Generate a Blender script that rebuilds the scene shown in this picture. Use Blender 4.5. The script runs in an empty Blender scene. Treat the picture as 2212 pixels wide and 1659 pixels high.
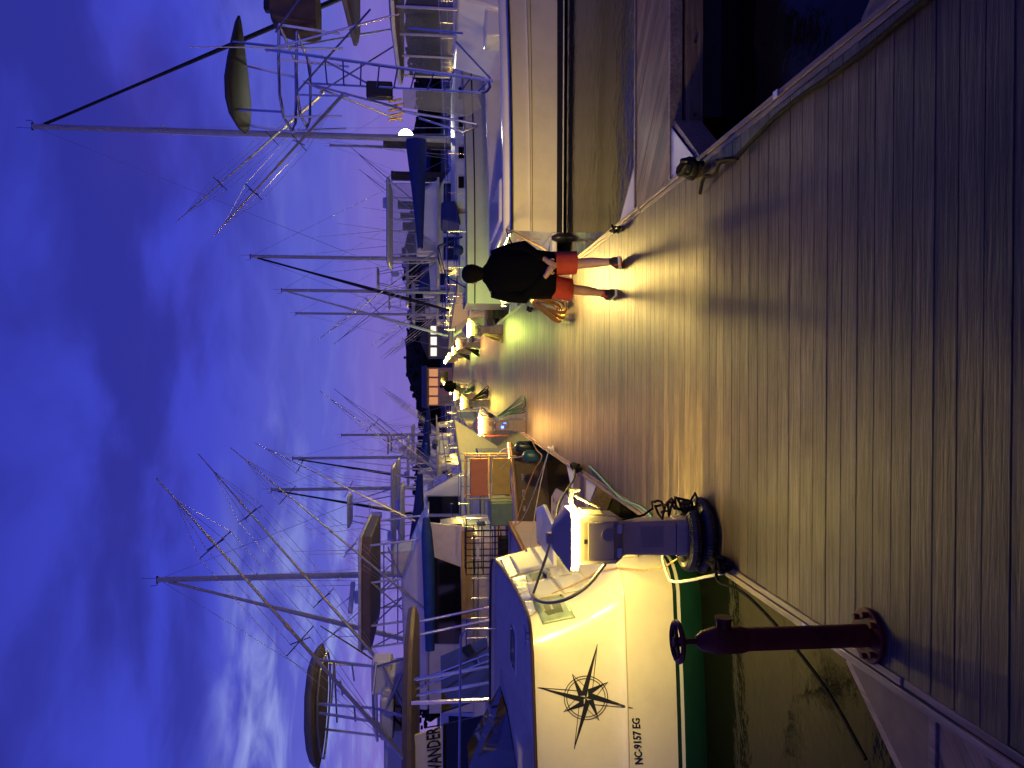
import bpy, math, random
from mathutils import Vector, Matrix
from mathutils.bvhtree import BVHTree

S = bpy.context.scene
COL = S.collection
RND = random.Random(11)
V = Vector

# ------------------------------------------------------------------ camera
# The photograph lies on its side (world up = picture left). All pixel pairs below are in a
# 2212 x 1659 copy of it: X runs from sky to deck, Y from the right bank of boats to the left.
FPX = 1661.0
CAMH = 2.0                                   # lens height over the deck
PITCH = math.atan(166.0 / FPX)
YAW = math.atan(20.5 / FPX)
CAM = V((0, 0, CAMH))
FH = V((-math.sin(YAW), math.cos(YAW), 0))
RT = V((math.cos(YAW), math.sin(YAW), 0))
FW = FH * math.cos(PITCH) - V((0, 0, 1)) * math.sin(PITCH)
DN = -FH * math.sin(PITCH) - V((0, 0, 1)) * math.cos(PITCH)
cam_d = bpy.data.cameras.new('camera')
cam_d.sensor_fit = 'HORIZONTAL'
cam_d.sensor_width = 36.0
cam_d.lens = FPX / 2212.0 * 36.0
cam_d.clip_start = 0.05
cam_d.clip_end = 3000
cam = bpy.data.objects.new('camera', cam_d)
COL.objects.link(cam)
BK = -FW
cam.matrix_world = Matrix(((DN.x, RT.x, BK.x, CAM.x), (DN.y, RT.y, BK.y, CAM.y), (DN.z, RT.z, BK.z, CAM.z), (0, 0, 0, 1)))
S.camera = cam

def ray(X, Y):
    return (FW * FPX + DN * (X - 1106.0) + RT * (829.5 - Y)).normalized()
def at(X, Y, D):                             # the point at distance D (world y) seen at a pixel
    d = ray(X, Y)
    return CAM + d * (D / d.y)
def gr(X, Y, z=0.0):                         # the point of the level z seen at a pixel
    d = ray(X, Y)
    return CAM + d * ((z - CAMH) / d.z)

# ------------------------------------------------------------------ render, world
S.render.engine = 'CYCLES'
S.cycles.use_denoising = True
S.cycles.sample_clamp_indirect = 4.0
S.cycles.max_bounces = 6
S.cycles.caustics_reflective = False
S.cycles.caustics_refractive = False
S.view_settings.view_transform = 'Standard'
S.view_settings.look = 'None'
S.view_settings.exposure = 0.0
S.view_settings.gamma = 1.0

W = bpy.data.worlds.new('World'); S.world = W; W.use_nodes = True
nt = W.node_tree; N = nt.nodes; LK = nt.links
for n in list(N): N.remove(n)
def wn(t, **k):
    n = N.new(t)
    for a, b in k.items(): setattr(n, a, b)
    return n
def wmath(op, a, b=None, clamp=False):
    n = wn('ShaderNodeMath', operation=op, use_clamp=clamp)
    for i, s in enumerate((a, b)):
        if s is None: continue
        if isinstance(s, (int, float)): n.inputs[i].default_value = s
        else: LK.new(s, n.inputs[i])
    return n.outputs[0]
def wmix(f, a, b, mode='MIX'):
    n = wn('ShaderNodeMix', data_type='RGBA', blend_type=mode)
    for i, s in ((0, f), (6, a), (7, b)):
        if isinstance(s, (int, float)): n.inputs[i].default_value = s
        elif isinstance(s, tuple): n.inputs[i].default_value = (*s, 1)
        else: LK.new(s, n.inputs[i])
    return n.outputs[2]
def wramp(f, stops, interp='EASE'):
    n = wn('ShaderNodeValToRGB'); n.color_ramp.interpolation = interp
    e = n.color_ramp.elements
    while len(e) < len(stops): e.new(0.5)
    for q, (p, c) in zip(e, stops): q.position = p; q.color = (*c, 1)
    LK.new(f, n.inputs[0]); return n.outputs[0]
tc = wn('ShaderNodeTexCoord')
sep = wn('ShaderNodeSeparateXYZ'); LK.new(tc.outputs['Generated'], sep.inputs[0])
zc = wmath('MAXIMUM', sep.outputs[2], 0.0)
elev = wmath('POWER', zc, 0.6)
# clear dusk air: lilac low down, saturated blue higher up
base = wramp(elev, [(0.0, (.29, .18, .56)), (.20, (.21, .155, .62)), (.32, (.115, .125, .66)), (.50, (.054, .068, .66)), (.72, (.034, .042, .46)), (1.0, (.022, .027, .34))])
# cloud deck seen in perspective
den = wmath('ADD', zc, 0.10)
px = wmath('DIVIDE', sep.outputs[0], den); py = wmath('DIVIDE', sep.outputs[1], den)
cmb = wn('ShaderNodeCombineXYZ'); LK.new(px, cmb.inputs[0]); LK.new(py, cmb.inputs[1])
def wnoise(scale, detail, rough, dist, off):
    mp = wn('ShaderNodeMapping'); mp.inputs['Location'].default_value = off
    LK.new(cmb.outputs[0], mp.inputs[0])
    n = wn('ShaderNodeTexNoise'); n.inputs['Scale'].default_value = scale; n.inputs['Detail'].default_value = detail
    n.inputs['Roughness'].default_value = rough; n.inputs['Distortion'].default_value = dist
    LK.new(mp.outputs[0], n.inputs['Vector']); return n.outputs[0]
n1 = wnoise(1.5, 5, .52, .3, (3.1, 1.7, 0))
n2 = wnoise(2.6, 6, .50, .5, (7.3, 2.2, 4))
n3 = wnoise(.62, 3, .5, .1, (1.3, 5.2, 9))
dark = wramp(n1, [(.38, (0, 0, 0)), (.62, (1, 1, 1))])
hi_fade = wramp(zc, [(.10, (0, 0, 0)), (.34, (1, 1, 1))])
dk = wmath('MULTIPLY', dark, hi_fade)
sky = wmix(wmath('MULTIPLY', dk, .85), base, (.026, .028, .31))
vio = wramp(n3, [(.48, (0, 0, 0)), (.70, (1, 1, 1))])
sky = wmix(wmath('MULTIPLY', wmath('MULTIPLY', vio, hi_fade), .55), sky, (.080, .050, .36))
# brighter torn cloud on the afterglow side (left of the dock)
glow = wramp(wmath('ADD', wmath('MULTIPLY', sep.outputs[0], -1.15), .28), [(.22, (0, 0, 0)), (.72, (1, 1, 1))])
band = wramp(zc, [(.03, (.12, .12, .12)), (.11, (.9, .9, .9)), (.20, (1, 1, 1)), (.275, (0, 0, 0))])
br = wramp(n2, [(.44, (0, 0, 0)), (.76, (1, 1, 1))])
sky = wmix(wmath('MULTIPLY', wmath('MULTIPLY', br, band), wmath('ADD', wmath('MULTIPLY', glow, .85), .10)), sky, (.36, .42, .92))
nis = wn('ShaderNodeTexSky', sky_type='NISHITA'); nis.sun_disc = False
nis.sun_elevation = math.radians(-3.0); nis.sun_rotation = math.radians(-80)
addn = wmix(1.0, sky, wmix(0.05, (0, 0, 0), nis.outputs[0]), 'ADD')
bg = wn('ShaderNodeBackground'); bg.inputs[1].default_value = 0.87
LK.new(addn, bg.inputs[0])
wo = wn('ShaderNodeOutputWorld'); LK.new(bg.outputs[0], wo.inputs[0])

# the last of the daylight, far below the horizon glow: a weak, wide sun
sd = bpy.data.lights.new('sun', 'SUN'); sd.energy = 0.03; sd.angle = math.radians(20); sd.color = (1, .8, .7)
so = bpy.data.objects.new('sun', sd); COL.objects.link(so)
so.rotation_euler = (math.radians(80), 0, math.radians(-80))

# ------------------------------------------------------------------ materials
MATS = {}
def mat(name, col, rough=.5, metal=0.0, var=.12, scale=6.0, bump=0.0, bscale=40.0, spec=.5, coat=0.0, alpha=1.0, emit=None, estr=0.0, trans=0.0, stretch=(1, 1, 1), dirt=0.0):
    if name in MATS: return MATS[name]
    m = bpy.data.materials.new(name); m.use_nodes = True
    t = m.node_tree; b = t.nodes['Principled BSDF']
    tcn = t.nodes.new('ShaderNodeTexCoord'); mp = t.nodes.new('ShaderNodeMapping')
    mp.inputs['Scale'].default_value = stretch
    t.links.new(tcn.outputs['Object'], mp.inputs[0])
    nz = t.nodes.new('ShaderNodeTexNoise'); nz.inputs['Scale'].default_value = scale; nz.inputs['Detail'].default_value = 6
    nz.inputs['Roughness'].default_value = .62
    t.links.new(mp.outputs[0], nz.inputs['Vector'])
    r = t.nodes.new('ShaderNodeValToRGB')
    r.color_ramp.elements[0].position = .3; r.color_ramp.elements[1].position = .7
    r.color_ramp.elements[0].color = (*[c * (1 - var) for c in col], 1)
    r.color_ramp.elements[1].color = (*[min(1, c * (1 + var)) for c in col], 1)
    t.links.new(nz.outputs[0], r.inputs[0])
    out = r.outputs[0]
    if dirt:
        n2 = t.nodes.new('ShaderNodeTexNoise'); n2.inputs['Scale'].default_value = scale * .35; n2.inputs['Detail'].default_value = 9
        n2.inputs['Roughness'].default_value = .7
        t.links.new(tcn.outputs['Object'], n2.inputs['Vector'])
        r2 = t.nodes.new('ShaderNodeValToRGB'); r2.color_ramp.elements[0].position = .5; r2.color_ramp.elements[1].position = .75
        r2.color_ramp.elements[0].color = (0, 0, 0, 1); r2.color_ramp.elements[1].color = (dirt, dirt, dirt, 1)
        t.links.new(n2.outputs[0], r2.inputs[0])
        mx = t.nodes.new('ShaderNodeMix'); mx.data_type = 'RGBA'
        t.links.new(r2.outputs[0], mx.inputs[0]); t.links.new(out, mx.inputs[6])
        mx.inputs[7].default_value = (*[c * .45 + .02 for c in col], 1)
        out = mx.outputs[2]
    t.links.new(out, b.inputs['Base Color'])
    rr = t.nodes.new('ShaderNodeMath'); rr.operation = 'MULTIPLY_ADD'
    t.links.new(nz.outputs[0], rr.inputs[0]); rr.inputs[1].default_value = .25 * rough; rr.inputs[2].default_value = rough * .87
    t.links.new(rr.outputs[0], b.inputs['Roughness'])
    b.inputs['Metallic'].default_value = metal
    b.inputs['Specular IOR Level'].default_value = spec
    b.inputs['Coat Weight'].default_value = coat
    b.inputs['Alpha'].default_value = alpha
    b.inputs['Transmission Weight'].default_value = trans
    if emit:
        b.inputs['Emission Color'].default_value = (*emit, 1); b.inputs['Emission Strength'].default_value = estr
    if bump:
        n3 = t.nodes.new('ShaderNodeTexNoise'); n3.inputs['Scale'].default_value = bscale; n3.inputs['Detail'].default_value = 5
        t.links.new(mp.outputs[0], n3.inputs['Vector'])
        bp = t.nodes.new('ShaderNodeBump'); bp.inputs['Strength'].default_value = bump; bp.inputs['Distance'].default_value = .01
        t.links.new(n3.outputs[0], bp.inputs['Height']); t.links.new(bp.outputs[0], b.inputs['Normal'])
    MATS[name] = m
    return m

def wood(name, dark, light, axis='x', rough=.52, rnd=.35, bump=.55):
    """Weathered boards: grain along one local axis, every board its own tone."""
    m = bpy.data.materials.new(name); m.use_nodes = True
    t = m.node_tree; b = t.nodes['Principled BSDF']; L = t.links.new
    tcn = t.nodes.new('ShaderNodeTexCoord'); oi = t.nodes.new('ShaderNodeObjectInfo')
    off = t.nodes.new('ShaderNodeVectorMath'); off.operation = 'SCALE'
    cx = t.nodes.new('ShaderNodeCombineXYZ')
    for i in range(3): L(oi.outputs['Random'], cx.inputs[i])
    L(cx.outputs[0], off.inputs[0]); off.inputs['Scale'].default_value = 37.0
    ad = t.nodes.new('ShaderNodeVectorMath'); L(tcn.outputs['Object'], ad.inputs[0]); L(off.outputs[0], ad.inputs[1])
    def noise(scale, st, detail=6, ro=.6, dist=0):
        mp = t.nodes.new('ShaderNodeMapping'); mp.inputs['Scale'].default_value = st
        L(ad.outputs[0], mp.inputs[0])
        n = t.nodes.new('ShaderNodeTexNoise'); n.inputs['Scale'].default_value = scale; n.inputs['Detail'].default_value = detail
        n.inputs['Roughness'].default_value = ro; n.inputs['Distortion'].default_value = dist
        L(mp.outputs[0], n.inputs['Vector']); return n.outputs[0]
    st = (.06, 1, 1) if axis == 'x' else (1, .06, 1)
    g = noise(42, st, 8, .65, .4)
    w = noise(2.3, (1, 1, 1), 5, .6)
    ram = t.nodes.new('ShaderNodeValToRGB')
    ram.color_ramp.elements[0].position = .28; ram.color_ramp.elements[1].position = .72
    ram.color_ramp.elements[0].color = (*dark, 1); ram.color_ramp.elements[1].color = (*light, 1)
    L(g, ram.inputs[0])
    # blotches of wear and old damp
    r2 = t.nodes.new('ShaderNodeMapRange'); L(w, r2.inputs[0])
    r2.inputs[1].default_value = .3; r2.inputs[2].default_value = .75; r2.inputs[3].default_value = .62; r2.inputs[4].default_value = 1.22
    r3 = t.nodes.new('ShaderNodeMapRange'); L(oi.outputs['Random'], r3.inputs[0])
    r3.inputs[3].default_value = 1 - rnd; r3.inputs[4].default_value = 1 + rnd
    mu = t.nodes.new('ShaderNodeMath'); mu.operation = 'MULTIPLY'; L(r2.outputs[0], mu.inputs[0]); L(r3.outputs[0], mu.inputs[1])
    sc = t.nodes.new('ShaderNodeVectorMath'); sc.operation = 'SCALE'; L(ram.outputs[0], sc.inputs[0]); L(mu.outputs[0], sc.inputs['Scale'])
    L(sc.outputs[0], b.inputs['Base Color'])
    b.inputs['Specular IOR Level'].default_value = .45
    rg = t.nodes.new('ShaderNodeMapRange'); L(w, rg.inputs[0]); rg.inputs[3].default_value = rough * 1.15; rg.inputs[4].default_value = rough * .8
    L(rg.outputs[0], b.inputs['Roughness'])
    bp = t.nodes.new('ShaderNodeBump'); bp.inputs['Strength'].default_value = bump; bp.inputs['Distance'].default_value = .006
    L(g, bp.inputs['Height']); L(bp.outputs[0], b.inputs['Normal'])
    MATS[name] = m
    return m

M_PLANK = wood('deck_board', (.022, .016, .009), (.145, .108, .062), 'x', .50, .42, 1.0)
M_PLANKY = wood('edge_board', (.12, .085, .055), (.36, .28, .20), 'y', .5, .15)
M_DIAG = wood('finger_board', (.09, .06, .03), (.26, .18, .095), 'x', .5)
M_PILE = wood('pile_wood', (.03, .026, .022), (.085, .07, .055), 'x', .75, .1)
M_FRAME = mat('dock_frame', (.035, .028, .022), .8, var=.3)
M_WHITE = mat('gelcoat_white', (.72, .72, .70), .22, var=.05, scale=3, coat=.4, dirt=.22)
M_CREAM = mat('gelcoat_cream', (.70, .655, .54), .24, var=.05, scale=3, coat=.4, dirt=.25)
M_WHITE2 = mat('paint_white', (.62, .63, .64), .35, var=.08, scale=5, dirt=.3)
M_GREY = mat('grey_plastic', (.46, .37, .25), .45, var=.1, bump=.05)
M_GREYL = mat('light_grey_plastic', (.30, .26, .20), .4, var=.08)
M_DARK = mat('dark_plastic', (.02, .02, .022), .4)
M_BLACK = mat('black_rubber', (.010, .010, .011), .38, var=.3)
M_BOOT = mat('bottom_black', (.012, .012, .014), .35)
M_GREEN = mat('bottom_green', (.006, .040, .028), .3, var=.2, coat=.2, dirt=.3)
M_GREEND = mat('stripe_green', (.008, .03, .026), .25)
M_CHROME = mat('stainless', (.62, .62, .63), .16, 1.0, var=.06)
M_ALU = mat('aluminium', (.52, .53, .55), .3, .85, var=.1)
M_MAST = mat('mast_alloy', (.40, .40, .40), .45, .3, var=.15)
M_BLUE = mat('blue_canvas', (.008, .02, .17), .8, var=.3, bump=.4, bscale=60)
M_BLUE2 = mat('blue_canvas_bright', (.012, .06, .26), .75, var=.25, bump=.3)
M_NAVY = mat('navy_canvas', (.008, .009, .018), .8, var=.3, bump=.3)
M_GLASS = mat('dark_glass', (.008, .009, .012), .06, spec=.6, var=.05)
M_VINYL = mat('clear_vinyl', (.30, .33, .40), .12, alpha=.32, var=.3, scale=2, spec=.6)
M_RED = mat('red_paint', (.085, .006, .004), .5, var=.45, spec=.25)
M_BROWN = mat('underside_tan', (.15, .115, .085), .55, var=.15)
M_TAN = mat('tan_hull', (.20, .155, .105), .4, var=.15, dirt=.3)
M_SILVER = mat('foil', (.62, .62, .58), .25, .75, var=.25, scale=18, bump=.9, bscale=14)
M_PANEL = mat('panel_white', (.55, .56, .52), .38, var=.05)
M_PICT = mat('panel_picture', (.22, .30, .24), .45, var=.35, scale=5)
M_PICTD = mat('panel_picture_dark', (.06, .08, .05), .5)
M_INK = mat('lettering_black', (.008, .009, .011), .5)
M_INKW = mat('lettering_white', (.7, .7, .66), .5)
M_ROPEW = mat('rope_white', (.50, .47, .40), .8, var=.25, scale=30, bump=.8, bscale=120)
M_ROPEG = mat('rope_gold', (.42, .26, .09), .8, var=.3, scale=30, bump=.8, bscale=120)
M_ROPEB = mat('rope_black', (.005, .005, .005), .8, spec=.15, var=.3, scale=30, bump=.8, bscale=120)
M_HOSEG = mat('hose_green', (.02, .10, .07), .45)
M_TEAL = mat('fender_teal', (.02, .11, .10), .4, var=.2, dirt=.3)
M_YEL = mat('panel_yellow', (.55, .40, .08), .5)
M_ORA = mat('panel_orange', (.60, .22, .09), .5)
M_MINT = mat('box_mint', (.16, .27, .18), .5, dirt=.3)
M_SKIN = mat('skin', (.50, .29, .20), .5, var=.1, scale=12)
M_SHIRT = mat('shirt_black', (.0025, .0025, .0035), .95, var=.3, bump=.2, spec=.08)
M_SHORT = mat('shorts_red', (.46, .052, .028), .8, var=.15, scale=20, bump=.3)
M_KHAKI = mat('shorts_khaki', (.17, .14, .11), .8)
M_HAIR = mat('hair', (.006, .005, .0045), .9, spec=.1, bump=.6, bscale=80)
M_SHOE = mat('shoe_black', (.012, .012, .013), .55)
M_SOLE = mat('shoe_sole', (.62, .60, .55), .6)
M_SOCK = mat('sock_red', (.45, .05, .04), .8)
M_TREE = mat('far_foliage', (.018, .022, .012), .95, var=.5)
M_WALL = mat('pink_siding', (.58, .33, .27), .7, var=.08)
M_ROOF = mat('grey_shingle', (.10, .10, .11), .85, var=.2)
M_BULB = {}
def lamp_mat(key, col, s):
    if key not in M_BULB: M_BULB[key] = mat('lamp_' + key, (.8, .8, .8), .5, emit=col, estr=s)
    return M_BULB[key]

# water: near-black, slightly rippled, mirrors sky and lit hulls
m = bpy.data.materials.new('harbour_water'); m.use_nodes = True
t = m.node_tree; b = t.nodes['Principled BSDF']
b.inputs['Base Color'].default_value = (.004, .005, .003, 1); b.inputs['Roughness'].default_value = .07; b.inputs['Specular IOR Level'].default_value = .2; b.inputs['IOR'].default_value = 1.33
tcn = t.nodes.new('ShaderNodeTexCoord')
n1_ = t.nodes.new('ShaderNodeTexNoise'); n1_.inputs['Scale'].default_value = 1.6; n1_.inputs['Detail'].default_value = 4; n1_.inputs['Distortion'].default_value = .6
n2_ = t.nodes.new('ShaderNodeTexNoise'); n2_.inputs['Scale'].default_value = 7; n2_.inputs['Detail'].default_value = 3
ad_ = t.nodes.new('ShaderNodeMath'); ad_.operation = 'MULTIPLY_ADD'; ad_.inputs[1].default_value = .35
t.links.new(tcn.outputs['Object'], n1_.inputs['Vector']); t.links.new(tcn.outputs['Object'], n2_.inputs['Vector'])
t.links.new(n2_.outputs[0], ad_.inputs[0]); t.links.new(n1_.outputs[0], ad_.inputs[2])
bp_ = t.nodes.new('ShaderNodeBump'); bp_.inputs['Strength'].default_value = .16; bp_.inputs['Distance'].default_value = .05
t.links.new(ad_.outputs[0], bp_.inputs['Height']); t.links.new(bp_.outputs[0], b.inputs['Normal'])
M_WATER = m

# ------------------------------------------------------------------ mesh helpers
def wmat(o):
    M = Matrix.Identity(4)
    while o is not None:
        M = o.matrix_basis @ M; o = o.parent
    return M

class MB:
    def __init__(s): s.v = []; s.f = []
    def add(s, vs, fs):
        o = len(s.v); s.v += [V(v) for v in vs]; s.f += [tuple(i + o for i in f) for f in fs]; return s
    def box(s, c, d, rot=None):
        c = V(c); h = [q / 2 for q in d]
        vs = [V((sx * h[0], sy * h[1], sz * h[2])) for sx in (-1, 1) for sy in (-1, 1) for sz in (-1, 1)]
        if rot is not None: vs = [rot @ v for v in vs]
        return s.add([c + v for v in vs], [(0, 1, 3, 2), (4, 6, 7, 5), (0, 4, 5, 1), (2, 3, 7, 6), (0, 2, 6, 4), (1, 5, 7, 3)])
    def bb(s, x0, x1, y0, y1, z0, z1):
        return s.box(((x0 + x1) / 2, (y0 + y1) / 2, (z0 + z1) / 2), (abs(x1 - x0), abs(y1 - y0), abs(z1 - z0)))
    def tube(s, pts, r, n=8, closed=False):
        pts = [V(p) for p in pts]; k = len(pts)
        rs = r if isinstance(r, (list, tuple)) else [r] * k
        d0 = (pts[1] - pts[0]).normalized()
        up = V((0, 0, 1)) if abs(d0.z) < .9 else V((1, 0, 0))
        a = d0.cross(up).normalized(); rings = []
        for i in range(k):
            if closed: d = pts[(i + 1) % k] - pts[i - 1]
            else: d = pts[min(i + 1, k - 1)] - pts[max(i - 1, 0)]
            if d.length < 1e-9: d = d0
            d = d.normalized(); a = (a - d * a.dot(d))
            a = a.normalized() if a.length > 1e-6 else d.orthogonal().normalized()
            c = d.cross(a)
            rings.append([pts[i] + (a * math.cos(q) + c * math.sin(q)) * rs[i] for q in [2 * math.pi * j / n for j in range(n)]])
        return s.loft(rings, cap=not closed, wrap=closed)
    def loft(s, rings, cap=True, wrap=False, ring_closed=True):
        n = len(rings[0]); vs = [v for r in rings for v in r]; fs = []
        k = len(rings); m_ = n if ring_closed else n - 1
        for i in range(k if wrap else k - 1):
            for j in range(m_):
                a = i * n + j; b_ = i * n + (j + 1) % n; c = ((i + 1) % k) * n + (j + 1) % n; d = ((i + 1) % k) * n + j
                fs.append((a, b_, c, d))
        if cap and ring_closed:
            fs.append(tuple(range(n - 1, -1, -1))); fs.append(tuple((k - 1) * n + j for j in range(n)))
        return s.add(vs, fs)
    def prism(s, poly, ex):
        ex = V(ex); p = [V(q) for q in poly]; n = len(p)
        fs = [tuple(range(n - 1, -1, -1)), tuple(range(n, 2 * n))] + [(i, (i + 1) % n, n + (i + 1) % n, n + i) for i in range(n)]
        return s.add(p + [q + ex for q in p], fs)
    def ball(s, c, r, nu=12, nv=8):
        c = V(c); r = r if isinstance(r, (tuple, list)) else (r, r, r); rings = []
        for i in range(1, nv):
            th = math.pi * i / nv
            rings.append([c + V((r[0] * math.sin(th) * math.cos(q), r[1] * math.sin(th) * math.sin(q), -r[2] * math.cos(th))) for q in [2 * math.pi * j / nu for j in range(nu)]])
        return s.loft(rings)
    def quadgrid(s, rows):
        n = len(rows[0]); vs = [v for r in rows for v in r]
        return s.add(vs, [(i * n + j, i * n + j + 1, (i + 1) * n + j + 1, (i + 1) * n + j) for i in range(len(rows) - 1) for j in range(n - 1)])
    def obj(s, name, m, parent=None, smooth=35, world=False, bev=0.0, org=None):
        vs = s.v
        if world and parent is not None:
            Mi = wmat(parent).inverted(); vs = [Mi @ v for v in vs]
        if org is not None: vs = [v - V(org) for v in vs]
        me = bpy.data.meshes.new(name); me.from_pydata([tuple(v) for v in vs], [], s.f); me.update()
        if smooth:
            for p in me.polygons: p.use_smooth = True
            me.set_sharp_from_angle(angle=math.radians(smooth))
        me.materials.append(m)
        o = bpy.data.objects.new(name, me); COL.objects.link(o)
        if parent is not None: o.parent = parent
        if org is not None: o.location = org
        if bev:
            md = o.modifiers.new('bevel', 'BEVEL'); md.width = bev; md.segments = 2; md.limit_method = 'ANGLE'; md.angle_limit = math.radians(40)
        return o

def tag(o, label, cat, group=None):
    o['label'] = label; o['category'] = cat
    if group: o['group'] = group
    return o
def thing(name, label, cat, loc=(0, 0, 0), rot=0.0, group=None):
    o = bpy.data.objects.new(name, None); COL.objects.link(o); o.location = loc; o.rotation_euler = (0, 0, rot); o.empty_display_size = .2
    return tag(o, label, cat, group)
def struct(o): o['kind'] = 'structure'; return o
def copy_tree(o, parent=None):
    c = o.copy(); COL.objects.link(c); c.parent = parent
    for ch in list(o.children): copy_tree(ch, c)
    return c
def one(mb, name, m, label, cat, org, group=None, **k):            # a thing that is a single mesh (world coordinates in)
    return tag(mb.obj(name, m, org=org, **k), label, cat, group)
def sag(a, b, drop, n=14):
    a, b = V(a), V(b)
    return [a.lerp(b, i / n) - V((0, 0, drop * 4 * (i / n) * (1 - i / n))) for i in range(n + 1)]
def text_mesh(txt, size=1.0, bold=0.0):
    c = bpy.data.curves.new('lettering', 'FONT'); c.body = txt; c.size = size; c.offset = bold; c.resolution_u = 2
    o = bpy.data.objects.new('lettering', c); COL.objects.link(o)
    dg = bpy.context.evaluated_depsgraph_get(); me = bpy.data.meshes.new_from_object(o.evaluated_get(dg))
    vs = [v.co.copy() for v in me.vertices]; fs = [tuple(p.vertices) for p in me.polygons]
    bpy.data.objects.remove(o); bpy.data.meshes.remove(me)
    return vs, fs

WATER_Z = -0.5

# ================================================================== setting
struct(MB().add([(-900, -60, WATER_Z), (900, -60, WATER_Z), (900, 1500, WATER_Z), (-900, 1500, WATER_Z)], [(0, 1, 2, 3)]).obj('water', M_WATER, smooth=0))

PITCHB, BW = .1415, .1388
XL, XR = -1.383, 1.663
PL, PR = -1.298, 1.578
DOCK_END = 92.0
dock = struct(thing('dock', 'long timber floating dock running away between two rows of boats', 'dock'))
del dock['category']
def plank_mesh(name, L):
    mb = MB(); h, w, c = L / 2, BW / 2, .0028
    prof = [(-w, -.038), (w, -.038), (w, -c), (w - c, 0), (-w + c, 0), (-w, -c)]
    mb.loft([[(-h, y, z) for y, z in prof], [(h, y, z) for y, z in prof]])
    return mb
pm = plank_mesh('plank', PR - PL)
first = pm.obj('plank', M_PLANK, dock, smooth=0)
NPL = 298
y0p = 1.15
for i in range(NPL):
    o = first if i == 0 else first.copy()
    if i: COL.objects.link(o)
    o.parent = dock
    o.location = ((PL + PR) / 2 + RND.uniform(-.003, .003), y0p + i * PITCHB + RND.uniform(-.0012, .0012), RND.uniform(-.0012, .0008))
    o.rotation_euler = (RND.uniform(-.0025, .0025), 0, RND.uniform(-.0007, .0007) + (math.pi if RND.random() < .5 else 0))
rest = MB(); yy = y0p + NPL * PITCHB
while yy < DOCK_END:
    rest.bb(PL, PR, yy - BW / 2, yy + BW / 2, -.038, RND.uniform(-.003, .001)); yy += PITCHB
o = rest.obj('far_planks', M_PLANK, dock, smooth=0); o['kind'] = 'stuff'
# edge timbers: two on each side, in butted lengths, standing on edge
for x0, x1, dz in ((XL, XL + .038, .012), (XL + .044, PL - .005, .006), (PR + .005, XR - .044, .006), (XR - .038, XR, .012)):
    y = .4 + RND.uniform(0, 2)
    y = -1.0 - RND.uniform(0, 2)
    while y < DOCK_END:
        L = RND.choice((3.66, 4.27, 4.88)); y2 = min(y + L, DOCK_END)
        mb = MB().bb(x0, x1, y + .003, y2 - .003, -.235, dz + RND.uniform(-.004, .004))
        mb.obj('edge_timber', M_PLANKY, dock, smooth=0, bev=.004); y = y2
mb = MB().bb(PL + .05, PR - .05, -1, DOCK_END, -.24, -.045)
mb.obj('dock_frame', M_FRAME, dock, smooth=0)
for y in range(2, 90, 4):                                          # floats under the frame
    if y < 40: MB().bb(PL + .1, PR - .1, y, y + 2.4, -.62, -.245).obj('float', M_DARK, dock, smooth=0)
for x, y in ((XL + .019, 3.95), (XR - .019, 4.35)):                   # bits of white reflective tape
    MB().bb(x - .021, x + .021, y - .028, y + .028, .0125, .0195).obj('marker_tape', M_WHITE2, dock, smooth=0)

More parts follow.
